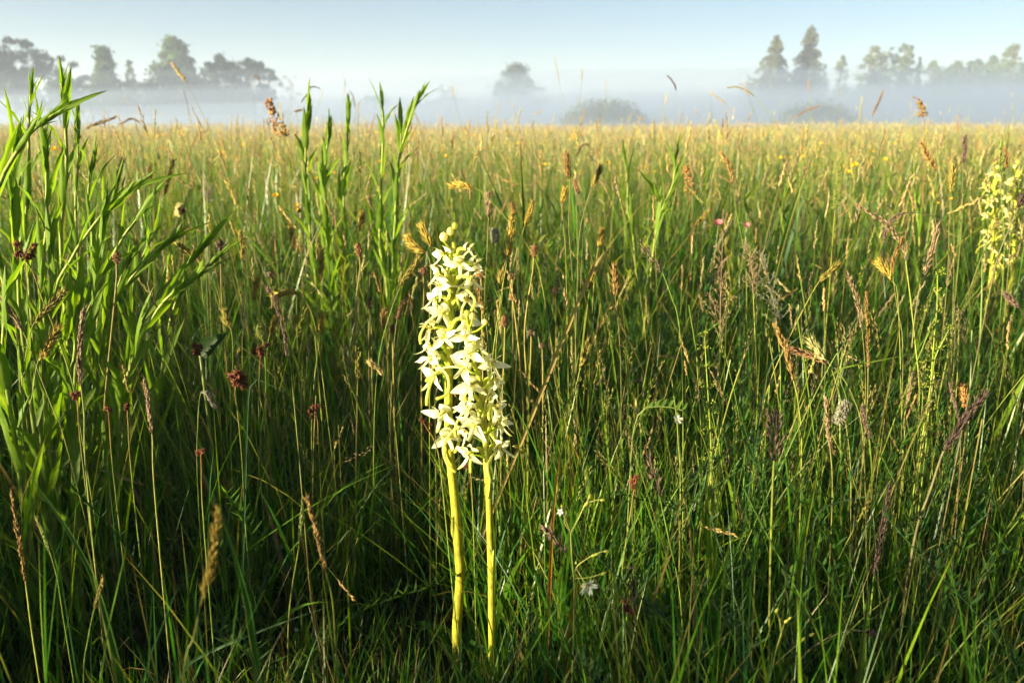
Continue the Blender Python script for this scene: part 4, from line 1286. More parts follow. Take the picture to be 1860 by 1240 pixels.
V, F, B, S_, X, O = 'vernal', 'fescue', 'bent', 'spike', 'foxtail', 'brome'
STALKS = [
    # far ones standing against the mist
    (V, 1.5, [(313, 116), (328, 136), (343, 157), (377, 230), (397, 310), (405, 380)], 2, 'straw', 'straw', 'tall pale straw grass head leaning left against the hazy trees'),
    (V, .95, [(315, 292), (305, 330), (295, 363), (282, 410), (270, 500)], 2, 'olive', 'straw', 'green-gold head between the left clump and the five leafy stems'),
    (F, 1.7, [(380, 236), (358, 247), (346, 275), (340, 307), (333, 367), (330, 430)], 3, 'rust', 'gold', 'rusty hooked head nodding right below the tall pale straw one'),
    (F, 1.8, [(548, 200), (530, 205), (521, 222), (513, 247), (533, 297)], 1, 'rust', 'gold', 'short rusty side head right of the orange sorrel'),
    (F, 1.8, [(581, 161), (566, 158), (558, 172), (547, 187), (530, 230), (525, 290)], 3, 'dark', 'straw', 'small dark nodding head above the leftmost of the five leafy stems'),
    (V, 1.3, [(210, 213), (180, 224), (153, 237), (140, 275), (138, 340)], 2, 'pink', 'straw', 'pinkish head lying flat to the right behind the tallest left stem'),
    (F, 2.6, [(470, 148), (467, 139), (456, 144), (462, 175), (465, 240)], 2, 'pink', 'straw', 'tiny hooked pink head before the small dark round tree'),
    (V, 1.2, [(271, 306), (273, 328), (272, 347), (275, 420)], 2, 'brown', 'green', 'narrow brown upright head left of the green-gold one'),
    (V, 1.15, [(222, 290), (217, 308), (212, 327), (208, 400)], 2, 'dark', 'green', 'dark green upright head just right of the left clump'),
    (B, .95, [(381, 340), (379, 360), (377, 380), (374, 470)], 2, 'grey', 'green', 'grey feathery head standing in front of the rusty hooked one'),
    (S_, 2.4, [(333, 163), (339, 185), (343, 207), (347, 260)], 2, 'red', 'straw', 'thin reddish spike left of the tall pale straw head'),
    (F, 1.5, [(253, 222), (238, 216), (222, 224), (212, 232), (208, 300)], 3, 'pink', 'straw', 'pale arched head bowing right over the grass left of the picture'),
    (F, 1.7, [(475, 288), (462, 281), (449, 285), (443, 298), (480, 330)], 3, 'straw', 'straw', 'pale arched head low before the orange sorrel'),
    (V, .82, [(821, 337), (838, 336), (855, 339), (873, 347), (893, 367), (928, 407), (960, 450), (985, 520)], 3, 'gold', 'gold', 'golden head bent flat to the left just above the orchids'),
    (V, .78, [(1029, 283), (1031, 308), (1035, 333), (1033, 410), (1038, 480), (1045, 600)], 2, 'brown', 'brown', 'big dark gold upright head right of and above the orchids'),
    (V, .8, [(1090, 305), (1082, 326), (1073, 347), (1066, 367), (1052, 430), (1048, 540)], 2, 'olive', 'brown', 'olive head leaning right beside the big dark gold one'),
    (V, .82, [(1026, 347), (1024, 360), (1021, 374), (1024, 420), (1028, 480)], 2, 'gold', 'gold', 'short gold head tucked under the big dark gold one'),
    (F, 1.6, [(1048, 284), (1054, 270), (1063, 262), (1074, 270), (1082, 293), (1084, 360)], 3, 'dark', 'dark', 'thin dark hook nodding left above the olive head'),
    (S_, 2.2, [(1007, 103), (1012, 128), (1017, 155), (1023, 180), (1030, 240)], 2, 'straw', 'straw', 'tallest thin straw spike in the misty middle'),
    (S_, 2.2, [(1057, 125), (1057, 138), (1056, 150), (1053, 200), (1050, 267)], 2, 'straw', 'straw', 'thin straw spike right of the tallest one in the mist'),
    (S_, 2.8, [(625, 143), (627, 156), (625, 165), (622, 220)], 2, 'grey', 'green', 'faint grey spike above the five leafy stems'),
    (F, 2.8, [(635, 165), (641, 175), (644, 190), (646, 200), (652, 240)], 3, 'dark', 'green', 'small dark slanting head right of the faint grey spike'),
    (V, .9, [(967, 370), (961, 390), (953, 410), (945, 440), (930, 500)], 2, 'gold', 'gold', 'bright gold head leaning right above the orchid tops'),
    (V, .9, [(887, 353), (888, 376), (887, 400), (884, 470), (880, 540)], 2, 'pink', 'straw', 'pinkish straw upright head over the orchid top'),
    (V, .95, [(930, 373), (934, 388), (935, 400), (938, 450)], 2, 'brown', 'brown', 'small brown head between the two gold ones above the orchids'),
    (V, .85, [(657, 387), (656, 405), (652, 424), (648, 500)], 2, 'gold', 'gold', 'gold head rising before the middle leafy stems'),
    (F, .85, [(1043, 330), (1049, 346), (1054, 364), (1062, 400), (1058, 450)], 2, 'red', 'brown', 'reddish head crossing behind the big dark gold one'),
    (V, .95, [(1673, 260), (1688, 288), (1705, 315), (1723, 360), (1733, 430)], 2, 'rust', 'brown', 'orange-brown head leaning left in the right meadow'),
    (V, .86, [(1732, 302), (1730, 332), (1727, 363), (1724, 415), (1720, 520)], 2, 'olive', 'brown', 'dark olive upright head right of the orange-brown leaning one'),
    (V, 1.0, [(1752, 250), (1752, 272), (1750, 297), (1748, 340), (1746, 420)], 2, 'purple', 'brown', 'slim purplish head with dew standing right of the dark olive one'),
    (V, .95, [(1818, 260), (1819, 295), (1818, 330), (1820, 380), (1824, 460)], 2, 'green', 'green', 'green upright head before the blurred orchid spikes'),
    (V, 1.0, [(1825, 273), (1827, 290), (1829, 307), (1832, 383), (1834, 450)], 2, 'brown', 'brown', 'slim brown head right beside the green one by the orchid spikes'),
    (V, .95, [(1312, 280), (1326, 305), (1331, 325), (1332, 343), (1337, 383), (1350, 450), (1356, 520)], 3, 'rust', 'green', 'plump orange-brown curved head in the middle right'),
    (F, 1.7, [(1320, 160), (1335, 158), (1350, 162), (1373, 178), (1400, 213), (1423, 247), (1440, 300)], 3, 'olive', 'gold', 'long brown head arching left against the mist under the spruces'),
    (V, 1.9, [(1603, 167), (1594, 190), (1585, 214), (1588, 260)], 2, 'brown', 'brown', 'brown head leaning right in front of the misty right trees'),
    (F, 2.1, [(1657, 177), (1668, 180), (1673, 190), (1677, 217), (1683, 260)], 3, 'rust', 'brown', 'rusty forked head right of the brown leaning one'),
    (F, 2.0, [(1490, 193), (1470, 199), (1455, 207), (1445, 218), (1472, 240), (1476, 300)], 3, 'orange', 'gold', 'orange arched head before the right olive bush'),
    (X, .98, [(1529, 293), (1523, 336), (1517, 380), (1512, 440), (1505, 540)], 2, 'green', 'yel', 'thick pale green foxtail head standing in the right meadow'),
    (F, .76, [(1555, 373), (1587, 390), (1611, 410), (1630, 432), (1641, 445), (1646, 480), (1655, 553), (1662, 620), (1670, 720)], 5, 'pink', 'gold', 'long pink-tan bowed head on the right', .0007, 1.1),
    (F, .8, [(1605, 440), (1612, 410), (1633, 390), (1658, 386), (1690, 392), (1714, 412), (1728, 500), (1735, 600)], 3, 'purple', 'dark', 'dark arched stalk with a purple head hanging left beside the bowed pink-tan one', .0005),
    (V, 1.0, [(1287, 383), (1276, 397), (1263, 412), (1256, 450)], 2, 'olive', 'brown', 'brown head leaning right below the plump curved one'),
    (S_, 2.2, [(1468, 147), (1470, 160), (1470, 170), (1474, 240)], 2, 'orange', 'gold', 'small orange spike in the mist below the tallest spruce'),
    (S_, 1.8, [(1565, 177), (1563, 200), (1560, 222), (1556, 280)], 2, 'pale', 'yel', 'tall pale spike right of the right olive bush'),
    (S_, 2.0, [(1747, 211), (1741, 211), (1739, 222), (1740, 240), (1752, 270)], 3, 'orange', 'brown', 'orange-red hooked head near the right edge of the mist'),
    (F, 2.2, [(1290, 168), (1304, 178), (1320, 193), (1326, 240)], 2, 'straw', 'straw', 'thin straw head leaning left in the mist left of the long arching one'),
    (F, 1.3, [(1255, 283), (1258, 310), (1257, 337), (1258, 400)], 2, 'pink', 'brown', 'pinkish bushy head behind the leafy shoots on the right'),
    (S_, 1.5, [(1382, 270), (1384, 286), (1383, 300), (1384, 370)], 2, 'rust', 'brown', 'short rusty spike left of the pale green foxtail'),
    (F, 1.9, [(1212, 138), (1220, 146), (1228, 165), (1232, 230)], 2, 'dark', 'straw', 'thin dark head bent left in the mist above the left olive bush'),
    # left half, in focus
    (V, .6, [(115, 530), (95, 552), (76, 573), (58, 594), (48, 640), (40, 720)], 3, 'olive', 'gold', 'dark gold head slanting right across the left clump'),
    (V, .6, [(107, 595), (92, 622), (78, 645), (67, 662), (58, 720), (40, 800)], 3, 'gold', 'straw', 'yellow-gold head below the dark gold slanting one on the left'),
    (S_, .55, [(152, 560), (147, 610), (144, 660), (147, 700), (153, 753), (156, 850)], 3, 'pink', 'straw', 'tall reddish-tan spike in front of the left clump', .0007, 1.5),
    (F, .6, [(0, 543), (20, 565), (47, 613), (64, 660), (95, 740), (118, 800)], 2, 'pink', 'straw', 'loose reddish head entering from the left edge'),
    (V, .75, [(467, 506), (463, 530), (462, 555), (458, 620), (450, 720)], 2, 'gold', 'gold', 'bright gold head over the two red rush heads left of the orchids'),
    (V, .73, [(409, 566), (413, 585), (421, 606), (423, 660), (418, 740)], 2, 'olive', 'gold', 'olive head over the big dark red rush'),
    (V, .76, [(502, 576), (496, 596), (488, 614), (484, 660), (480, 760)], 2, 'gold', 'gold', 'small gold head beside the grey-green furry head'),
    (V, .85, [(437, 423), (441, 450), (440, 480), (446, 540), (440, 620)], 2, 'olive', 'gold', 'olive gold upright head behind the left rushes'),
    (V, .9, [(528, 408), (531, 435), (534, 457), (538, 520), (540, 620)], 2, 'gold', 'gold', 'gold head in front of the leftmost of the five leafy stems'),
    (V, .78, [(585, 456), (584, 484), (582, 510), (578, 600), (572, 700)], 2, 'gold', 'gold', 'slim gold head right of the flat bent one left of the orchids'),
    (V, .72, [(583, 570), (584, 592), (581, 614), (570, 700), (566, 800)], 2, 'gold', 'gold', 'stout gold head below the slim one left of the orchids'),
    (V, .7, [(498, 538), (512, 534), (528, 531), (547, 536), (567, 573), (580, 640)], 3, 'gold', 'gold', 'gold head bent flat to the left halfway to the orchids'),
    (F, .62, [(480, 516), (500, 546), (517, 600), (521, 640), (527, 660), (535, 740), (545, 850)], 4, 'purple', 'brown', 'long thin purple head sloping down right of the rushes', .0006),
    (S_, .54, [(263, 693), (270, 730), (273, 760), (277, 796), (280, 880)], 3, 'pink', 'straw', 'reddish bent spike left of the biggest dark rush cluster', .0007, 1.3),
    (V, .76, [(323, 443), (350, 463), (370, 484), (395, 530), (405, 600)], 2, 'olive', 'gold', 'olive head arching left over the bright bowed leafy stem'),
    (F, .62, [(392, 740), (383, 726), (372, 712), (364, 716), (360, 760), (358, 850)], 3, 'grey', 'green', 'grey-green head nodding right below the dark pointed leaf'),
    (V, .68, [(742, 433), (752, 446), (764, 454), (777, 463), (783, 500), (780, 600)], 3, 'gold', 'gold', 'gold head slanting to the left of the taller orchid tip'),
    (V, .68, [(767, 411), (776, 432), (787, 457), (792, 510), (790, 620)], 2, 'gold', 'brown', 'thin gold head touching the taller orchid from the left'),
    (V, .7, [(760, 470), (748, 490), (733, 510), (723, 531), (713, 556), (690, 640), (680, 760)], 3, 'olive', 'green', 'olive gold head leaning right beside the taller orchid'),
    (V, .72, [(931, 390), (929, 425), (926, 450), (922, 470), (913, 520), (900, 606), (892, 690)], 3, 'gold', 'gold', 'tall gold head just right of the taller orchid tip'),
    (V, .75, [(912, 500), (911, 515), (913, 530), (908, 570), (900, 650)], 2, 'olive', 'gold', 'small olive head under the tall gold one by the orchids'),
    (V, .85, [(1094, 420), (1090, 438), (1086, 455), (1080, 500), (1074, 600)], 2, 'gold', 'gold', 'gold head right of the orchids over the straw blade'),
    (V, .8, [(1078, 488), (1074, 510), (1070, 530), (1062, 600), (1050, 700)], 2, 'gold', 'gold', 'pale gold head in the stalks right of the orchids'),
    (V, .74, [(1115, 485), (1118, 515), (1118, 546), (1124, 600), (1128, 690)], 2, 'rust', 'brown', 'narrow rusty gold head right of the pale gold one'),
    (V, .7, [(1072, 616), (1062, 645), (1053, 673), (1040, 730), (1020, 820)], 2, 'olive', 'gold', 'lower olive head leaning right of the orchids at mid height'),
    (O, .66, [(1163, 440), (1178, 460), (1192, 478), (1204, 497), (1220, 540), (1232, 580), (1240, 680)], 3, 'purple', 'green', 'dark purple head bowing left over the stalks right of the orchids', .0005, .62),
    (F, .74, [(733, 546), (727, 562), (720, 588), (715, 640), (710, 740)], 2, 'red', 'brown', 'reddish head left of the orchids among the brown plantains'),
    (V, .76, [(700, 566), (697, 585), (699, 605), (704, 660), (706, 740)], 2, 'rust', 'brown', 'rusty gold head left of the reddish one near the orchids'),
    (F, .68, [(672, 658), (688, 672), (700, 690), (712, 740), (720, 800)], 2, 'straw', 'straw', 'faded straw head bent left below the rusty gold one'),
    (F, .7, [(866, 505), (872, 540), (880, 575), (888, 640)], 2, 'rust', 'brown', 'rusty stalk head touching the right side of the taller orchid'),
    # right half, in focus
    (B, .68, [(1313, 423), (1311, 480), (1309, 540), (1308, 620), (1306, 760), (1304, 860)], 3, 'pink', 'green', 'tall airy brownish panicle standing alone in the right meadow'),
    (B, .72, [(1380, 456), (1392, 490), (1402, 530), (1412, 600), (1418, 700)], 3, 'grey', 'green', 'grey airy panicle leaning left, right of the tall brownish one'),
    (B, .74, [(1352, 440), (1365, 480), (1368, 530), (1372, 620), (1376, 720)], 2, 'pink', 'gold', 'reddish airy panicle between the tall brownish and the grey one'),
    (V, .72, [(1523, 478), (1510, 491), (1497, 503), (1484, 517), (1455, 570), (1427, 628), (1400, 690), (1380, 770)], 3, 'olive', 'yel', 'olive gold head on a long stalk slanting right'),
    (F, .68, [(1540, 498), (1553, 530), (1562, 565), (1566, 600), (1572, 680), (1570, 780)], 3, 'pink', 'brown', 'pink-brown head upright beside the long slanting stalk'),
    (S_, .66, [(1573, 530), (1575, 575), (1577, 630), (1577, 668), (1574, 760)], 3, 'brown', 'brown', 'dark brown upright spike right of the pink-brown head', .0007, 1.3),
    (F, .6, [(1407, 590), (1420, 615), (1430, 645), (1441, 690), (1450, 732), (1456, 820)], 3, 'rust', 'gold', 'orange-tan head sloping down at the centre right', .0007, 1.1),
    (F, .6, [(1433, 633), (1460, 642), (1487, 651), (1508, 662), (1523, 675), (1550, 722), (1568, 800)], 3, 'red', 'brown', 'reddish head lying to the left across the orange-tan one', .0006, 1.1),
    (V, .6, [(1474, 620), (1484, 636), (1495, 650), (1508, 664), (1530, 740), (1545, 850)], 3, 'pale', 'straw', 'pale yellow feathery head over the reddish lying one'),
    (S_, .56, [(1500, 722), (1502, 760), (1505, 790), (1508, 815), (1512, 900)], 3, 'pink', 'brown', 'upright pinkish spike below the pale yellow feathery head', .0006, 1.2),
    (S_, .56, [(1566, 740), (1571, 765), (1577, 785), (1580, 802), (1584, 900)], 3, 'purple', 'green', 'thin purple spike right of the upright pinkish one', .0005, 1.1),
    (S_, .6, [(1657, 680), (1654, 705), (1648, 733), (1642, 800), (1636, 900)], 2, 'pink', 'straw', 'curved pinkish spike low on the right'),
    (X, .56, [(1520, 768), (1528, 752), (1534, 738), (1538, 724), (1526, 690), (1515, 650)], 3, 'grey', 'green', 'grey-green furry head hanging in the right grass'),
    (F, .5, [(1790, 716), (1768, 742), (1746, 770), (1728, 800), (1712, 824), (1690, 890), (1667, 954), (1650, 1043), (1640, 1120)], 4, 'dark', 'dark', 'dark maroon head slanting right across the lower right', .0010, 1.3),
    (O, .5, [(1411, 752), (1410, 785), (1409, 815), (1406, 838), (1403, 900), (1399, 1040), (1396, 1235)], 3, 'purple', 'gold', 'bushy purple-brown head on a thick straight pale stalk at lower right', .0009, .9),
    (V, .66, [(1747, 704), (1751, 722), (1754, 750), (1752, 800)], 2, 'orange', 'brown', 'small orange withered head on the right'),
    (S_, .56, [(1725, 696), (1734, 730), (1741, 765), (1744, 840)], 2, 'purple', 'dark', 'thin purple spike left of the small orange withered head'),
    (F, .62, [(1826, 535), (1843, 552), (1858, 571), (1868, 640)], 2, 'purple', 'dark', 'purple head entering at the right edge below the orchid spikes'),
    (F, .66, [(1703, 408), (1697, 440), (1686, 480), (1672, 515), (1660, 590), (1652, 680)], 3, 'pink', 'brown', 'reddish stalk head leaning right beside the yellow bedstraw', .0006, 1.1),
    (F, .7, [(1640, 430), (1624, 470), (1622, 500), (1630, 560), (1640, 640)], 2, 'brown', 'brown', 'brown curved head left of the bowed pink-tan one'),
    (V, .64, [(1598, 478), (1612, 495), (1620, 510), (1632, 560)], 2, 'gold', 'gold', 'gold head leaning left inside the bowed pink-tan one'),
    (F, .58, [(1855, 360), (1848, 380), (1838, 405), (1815, 460), (1800, 520)], 1, 'dark', 'dark', 'dark thin stalk crossing before the blurred orchid spikes', .0006),
    # bottom
    (V, .30, [(396, 924), (393, 965), (386, 1014), (376, 1060), (365, 1096), (353, 1154), (333, 1240)], 4, 'gold', 'olive' if False else 'brown', 'large out-of-focus brown-gold ear close to the camera', .0005, .62),
    (S_, .45, [(20, 894), (28, 940), (38, 1000), (47, 1060), (60, 1160)], 3, 'rust', 'gold', 'tan bent spike in the dark lower left corner', .0006, 1.1),
    (S_, .46, [(68, 942), (80, 970), (90, 1000), (104, 1050), (115, 1120)], 2, 'green', 'green', 'green spike right of the tan one in the lower left'),
    (S_, .42, [(188, 1050), (180, 1078), (170, 1110), (160, 1160), (152, 1230)], 2, 'olive', 'green', 'short olive spike low in the lower left'),
    (S_, .44, [(550, 907), (547, 955), (541, 1005), (530, 1070), (523, 1160)], 2, 'green', 'gold', 'light green spike left of the big orchid stem foot'),
    (S_, .42, [(557, 905), (570, 945), (580, 987), (592, 1040), (604, 1090), (610, 1180)], 3, 'rust', 'gold', 'rusty gold spike crossing the light green one', .0007, 1.2),
    (O, .47, [(993, 957), (1006, 972), (1018, 990), (1030, 1012), (1050, 1050), (1075, 1110), (1110, 1220)], 3, 'purple', 'green', 'purplish loose head bent left beside the white stitchwort', .0005, .7),
    (O, .5, [(1181, 830), (1186, 850), (1194, 880), (1200, 910), (1215, 980), (1235, 1080)], 3, 'purple', 'green', 'purple-brown head nodding by the red-stalked rush on the lower right', .0005, .75),
    (O, .46, [(1147, 1036), (1150, 1060), (1152, 1085), (1153, 1120), (1160, 1200)], 3, 'dark', 'dark', 'dark loose head above the low dark rush', .0005, .7),
    (S_, .5, [(1617, 880), (1608, 930), (1598, 990), (1588, 1045), (1580, 1120)], 3, 'dark', 'green', 'dark tangled head hanging in the lower right shade', .0008, 1.6),
    (F, .44, [(1590, 1150), (1565, 1145), (1540, 1145), (1500, 1160), (1460, 1190), (1438, 1238)], 1, 'dark', 'dark', 'dark stalk arching over in the bottom right', .0006),
]
for i, row in enumerate(STALKS):
    kind, Y, px, nh, ck, sk, label = row[:7]
    stalk(kind, Y, px, nh, ck, sk, label, *(['grass heads picked out in the meadow'] + list(row[7:]) if len(row) > 7 else []))
stalk('sorrel', 1.75, [(486, 180), (495, 205), (505, 228), (514, 248), (533, 297), (540, 360)], 3, 'orange', 'red', 'orange sorrel spire leaning left before the mist', None, .0012, 2.1, None, 'wildflower')
stalk('sorrel', 1.8, [(1666, 185), (1674, 192), (1676, 212), (1680, 260)], 2, 'rust', 'red', 'small rusty sorrel spire right of the brown head before the right trees', None, .001, 1.3, None, 'wildflower')
stalk('sorrel', 1.4, [(1246, 300), (1250, 325), (1254, 352), (1256, 420)], 2, 'orange', 'red', 'dull orange sorrel beside the pinkish bushy head', None, .001, 1.3, None, 'wildflower')
stalk('foxtail', .98, [(325, 381), (334, 384), (343, 388), (356, 400), (362, 470)], 2, 'pale', 'green', 'pale fluffy head lying flat below the rusty hooked one', None, .0006, 1.5, 'foxtail_grass')
stalk('foxtail', .75, [(472, 592), (474, 605), (478, 622), (482, 660), (484, 760)], 2, 'green', 'green', 'furry grey-green oval head among the red rushes', None, .0006, 1.1, 'foxtail_grass')
stalk('foxtail', .95, [(897, 415), (899, 430), (901, 445), (904, 500), (912, 600)], 2, 'grey', 'green', 'dim furry head beyond the taller orchid tip', None, .0006, 1.0, 'foxtail_grass')


def plain_thing(name, label, cat, foot, group=None):
    return thing(name, label, cat, (foot[0], foot[1], 0), group)


def stem_path(px, Y):
    pts = np.array([at(x, y, Y) for x, y in px])
    low = pts[-1]
    if low[2] > .012:
        d = nrm(nrm(pts[-1] - pts[-2]) * [.45, .45, .3] + np.array([0, 0, -.75]))
        foot = low + d * (low[2] / max(.2, -d[2])); foot[2] = -.008
        pts = np.vstack([pts, (low + foot) / 2, foot])
    return pts, np.array([pts[-1][0], pts[-1][1], 0])


def rush(label, Y, px, balls, k=1.0, skey='red'):
    pts, foot = stem_path(px, Y)
    t = plain_thing('wood_rush', label, 'rush', foot, 'dark red wood rushes')
    a = Acc()
    P = spline(pts[::-1], 36)
    u = np.linspace(0, 1, 36)[:, None]
    tube(a, P, np.linspace(.0007, .0005, 36), 5, np.array(STK['green'])[None] * (1 - u ** 6) + np.array(STK[skey])[None] * u ** 6, False)
    link('stalk', a.mesh('stalk', M_STEM, foot), t)
    for bx, by, r in balls:
        c = at(bx, by, Y + rng.normal(0, .003))
        r = r * Y / FPX * k * .88
        h = Acc()
        n = 44
        D = nrm(rng.normal(size=(n, 3)) + [0, 0, .25])
        cc = np.array([[.085, .016, .010], [.15, .03, .014], [.05, .014, .010], [.20, .07, .025]])[rng.integers(0, 4, n)]
        pods(h, c + D * r * .15, D, r * rng.uniform(.8, 1.3, n), r * .17, cc, (.17, .06, .025))
        tube(h, spline([pts[0], (pts[0] + c) / 2, c], 4), .0005, 4, (.24, .07, .03), False)
        link('seed_cluster', h.mesh('seed_cluster', M_SEED, foot), t)


rush('dark red rush with five clusters at the left edge of the clump', .6, [(47, 470), (60, 493), (77, 543), (100, 600), (133, 700), (150, 800)], [(32, 444, 9), (62, 446, 7), (36, 462, 10), (54, 462, 11), (46, 470, 11), (58, 455, 8)])
rush('small rust-red rush beside the dark pointed leaf', .7, [(358, 640), (358, 662), (362, 700), (360, 790)], [(354, 629, 8), (363, 630, 8), (358, 640, 10)])
rush('biggest dark rush cluster left of the middle', .62, [(428, 700), (427, 715), (433, 760), (440, 840), (445, 940)], [(424, 684, 12), (433, 680, 12), (442, 687, 11), (430, 694, 12), (444, 701, 9)])
rush('reddish rush right of the furry grey-green head', .75, [(473, 646), (472, 668), (470, 740)], [(463, 638, 8), (476, 642, 9), (471, 634, 7), (483, 626, 8)])
rush('small dark rush low on the left of the orchids', .65, [(574, 752), (577, 766), (580, 840)], [(565, 747, 7), (577, 739, 8), (571, 740, 7), (567, 756, 6)])
rush('bright red rush leaning against the taller orchid from the left', .6, [(769, 767), (780, 785), (790, 802), (800, 850)], [(765, 762, 5), (771, 766, 4), (782, 771, 5), (782, 783, 4)])
rush('dark rush on a long red stalk at the lower right of the orchids', .5, [(1154, 880), (1150, 900), (1142, 955), (1133, 1013), (1117, 1143), (1110, 1220)], [(1150, 874, 9), (1157, 866, 7), (1150, 884, 7)])
rush('very dark rush low in the shade below the purple loose heads', .46, [(1140, 1100), (1142, 1120), (1146, 1200)], [(1136, 1104, 10), (1147, 1112, 9), (1133, 1092, 6)])
rush('tiny dark rush near the left reddish bent spike', .58, [(197, 748), (199, 770), (205, 850)], [(195, 742, 7), (200, 745, 6)])
rush('tiny brown rush right of the tiny dark one', .58, [(232, 745), (233, 770), (238, 850)], [(232, 737, 7), (229, 742, 5)])
rush('red rush half hidden in the grass below the biggest cluster', .55, [(365, 826), (366, 850), (368, 920)], [(362, 822, 8), (370, 818, 7)])
rush('small brown rush under the tall reddish spike on the left', .56, [(140, 722), (142, 740), (146, 800)], [(134, 716, 7), (143, 716, 8), (137, 724, 6)])
rush('dim rush head in the grass above the rush clusters', .85, [(328, 385), (330, 410), (334, 470)], [(326, 380, 5), (332, 383, 5)])
rush('dark blot of a rush under the shorter orchid lowest flowers', .615, [(852, 846), (856, 870), (860, 960)], [(848, 847, 5), (853, 849, 5), (844, 849, 4)])


def plantain(label, Y, px, hl, hw, col=(.2, .1, .045)):
    pts, foot = stem_path(px, Y)
    t = plain_thing('plantain', label, 'plantain', foot, 'plantain heads in the grass')
    a = Acc()
    tube(a, spline(pts[::-1], 30), np.linspace(.0011, .0008, 30), 5, (.24, .2, .05), False)
    link('stalk', a.mesh('stalk', M_STEM, foot), t)
    h = Acc()
    k = Y / FPX
    ax = nrm(pts[0] - pts[1])
    n = 110
    s = np.linspace(0, 1, n)
    P = pts[0] + ax * (hl * k * s)[:, None]
    Rg = ring(np.tile(ax, (n, 1)), n)
    rad = hw * k * .5 * np.sqrt(np.clip(1 - (2 * s - 1) ** 2, .03, 1))
    pods(h, P + Rg * (rad * .55)[:, None], nrm(Rg + ax * .35), rad * .62 + .0004, hw * k * .085, np.array(col) * rng.uniform(.6, 1.5, (n, 1)), np.array(col) * 1.7)
    tube(h, np.stack([P[0], P[n // 3], P[2 * n // 3], P[-1]]), hw * k * .3, 6, np.array(col) * .5)
    m = 26
    s = rng.uniform(.15, .85, m)
    Rg = ring(np.tile(ax, (m, 1)), m)
    pods(h, pts[0] + ax * (hl * k * s)[:, None] + Rg * hw * k * .4, Rg, hw * k * .55, .00018, (.5, .42, .25))
    link('flower_head', h.mesh('flower_head', M_SEED, foot), t)


for lb, Y, px, hl, hw in [
    ('tan plantain head on a bowed stalk in the left clump', .65, [(212, 478), (212, 506), (203, 600), (195, 680), (190, 773)], 20, 13),
    ('dark round plantain in the grass behind the gold heads on the left', .85, [(493, 505), (494, 540), (496, 620)], 12, 10),
    ('dark tall plantain above the bright bowed leafy stem', .95, [(400, 456), (401, 490), (404, 560)], 20, 14),
    ('brown plantain below the middle leafy stems', .82, [(653, 466), (655, 482), (647, 546), (645, 640)], 24, 13),
    ('brown oblong plantain on a tall stalk right of the taller orchid tip', .75, [(970, 468), (968, 492), (953, 600), (958, 720)], 24, 11),
    ('small brown plantain with a thick stalk right of the orchids', .74, [(932, 546), (940, 613), (948, 700)], 14, 9),
    ('larger brown plantain close to the right flank of the taller orchid', .72, [(917, 594), (916, 640), (912, 740)], 23, 12),
    ('dim plantain lower right of the larger one by the orchids', .78, [(965, 611), (964, 650), (960, 740)], 13, 10),
    ('dark dot-like plantain low in the stalks right of the orchids', .8, [(985, 633), (986, 680)], 11, 8),
    ('dark brown plantain above the small thick-stalked one', .85, [(930, 507), (931, 540)], 12, 9),
    ('brown plantain peeping from behind the taller orchid on the right', .72, [(874, 506), (875, 540), (876, 600)], 18, 13),
    ('brown plantain peeping from behind the taller orchid on the left', .78, [(769, 500), (770, 540), (766, 640)], 14, 12),
    ('rust plantain among the reddish heads left of the orchids', .76, [(713, 605), (714, 650), (716, 740)], 15, 10),
    ('dim plantain far right of the oblong one', .95, [(1009, 534), (1010, 580)], 14, 11),
    ('dark plantain at the left of the reddish heads', .8, [(673, 560), (675, 600), (676, 690)], 20, 9),
]:
    plantain(lb, Y, px, hl, hw, (.11, .06, .035) if 'dark' in lb or 'dim' in lb else (.24, .115, .045))


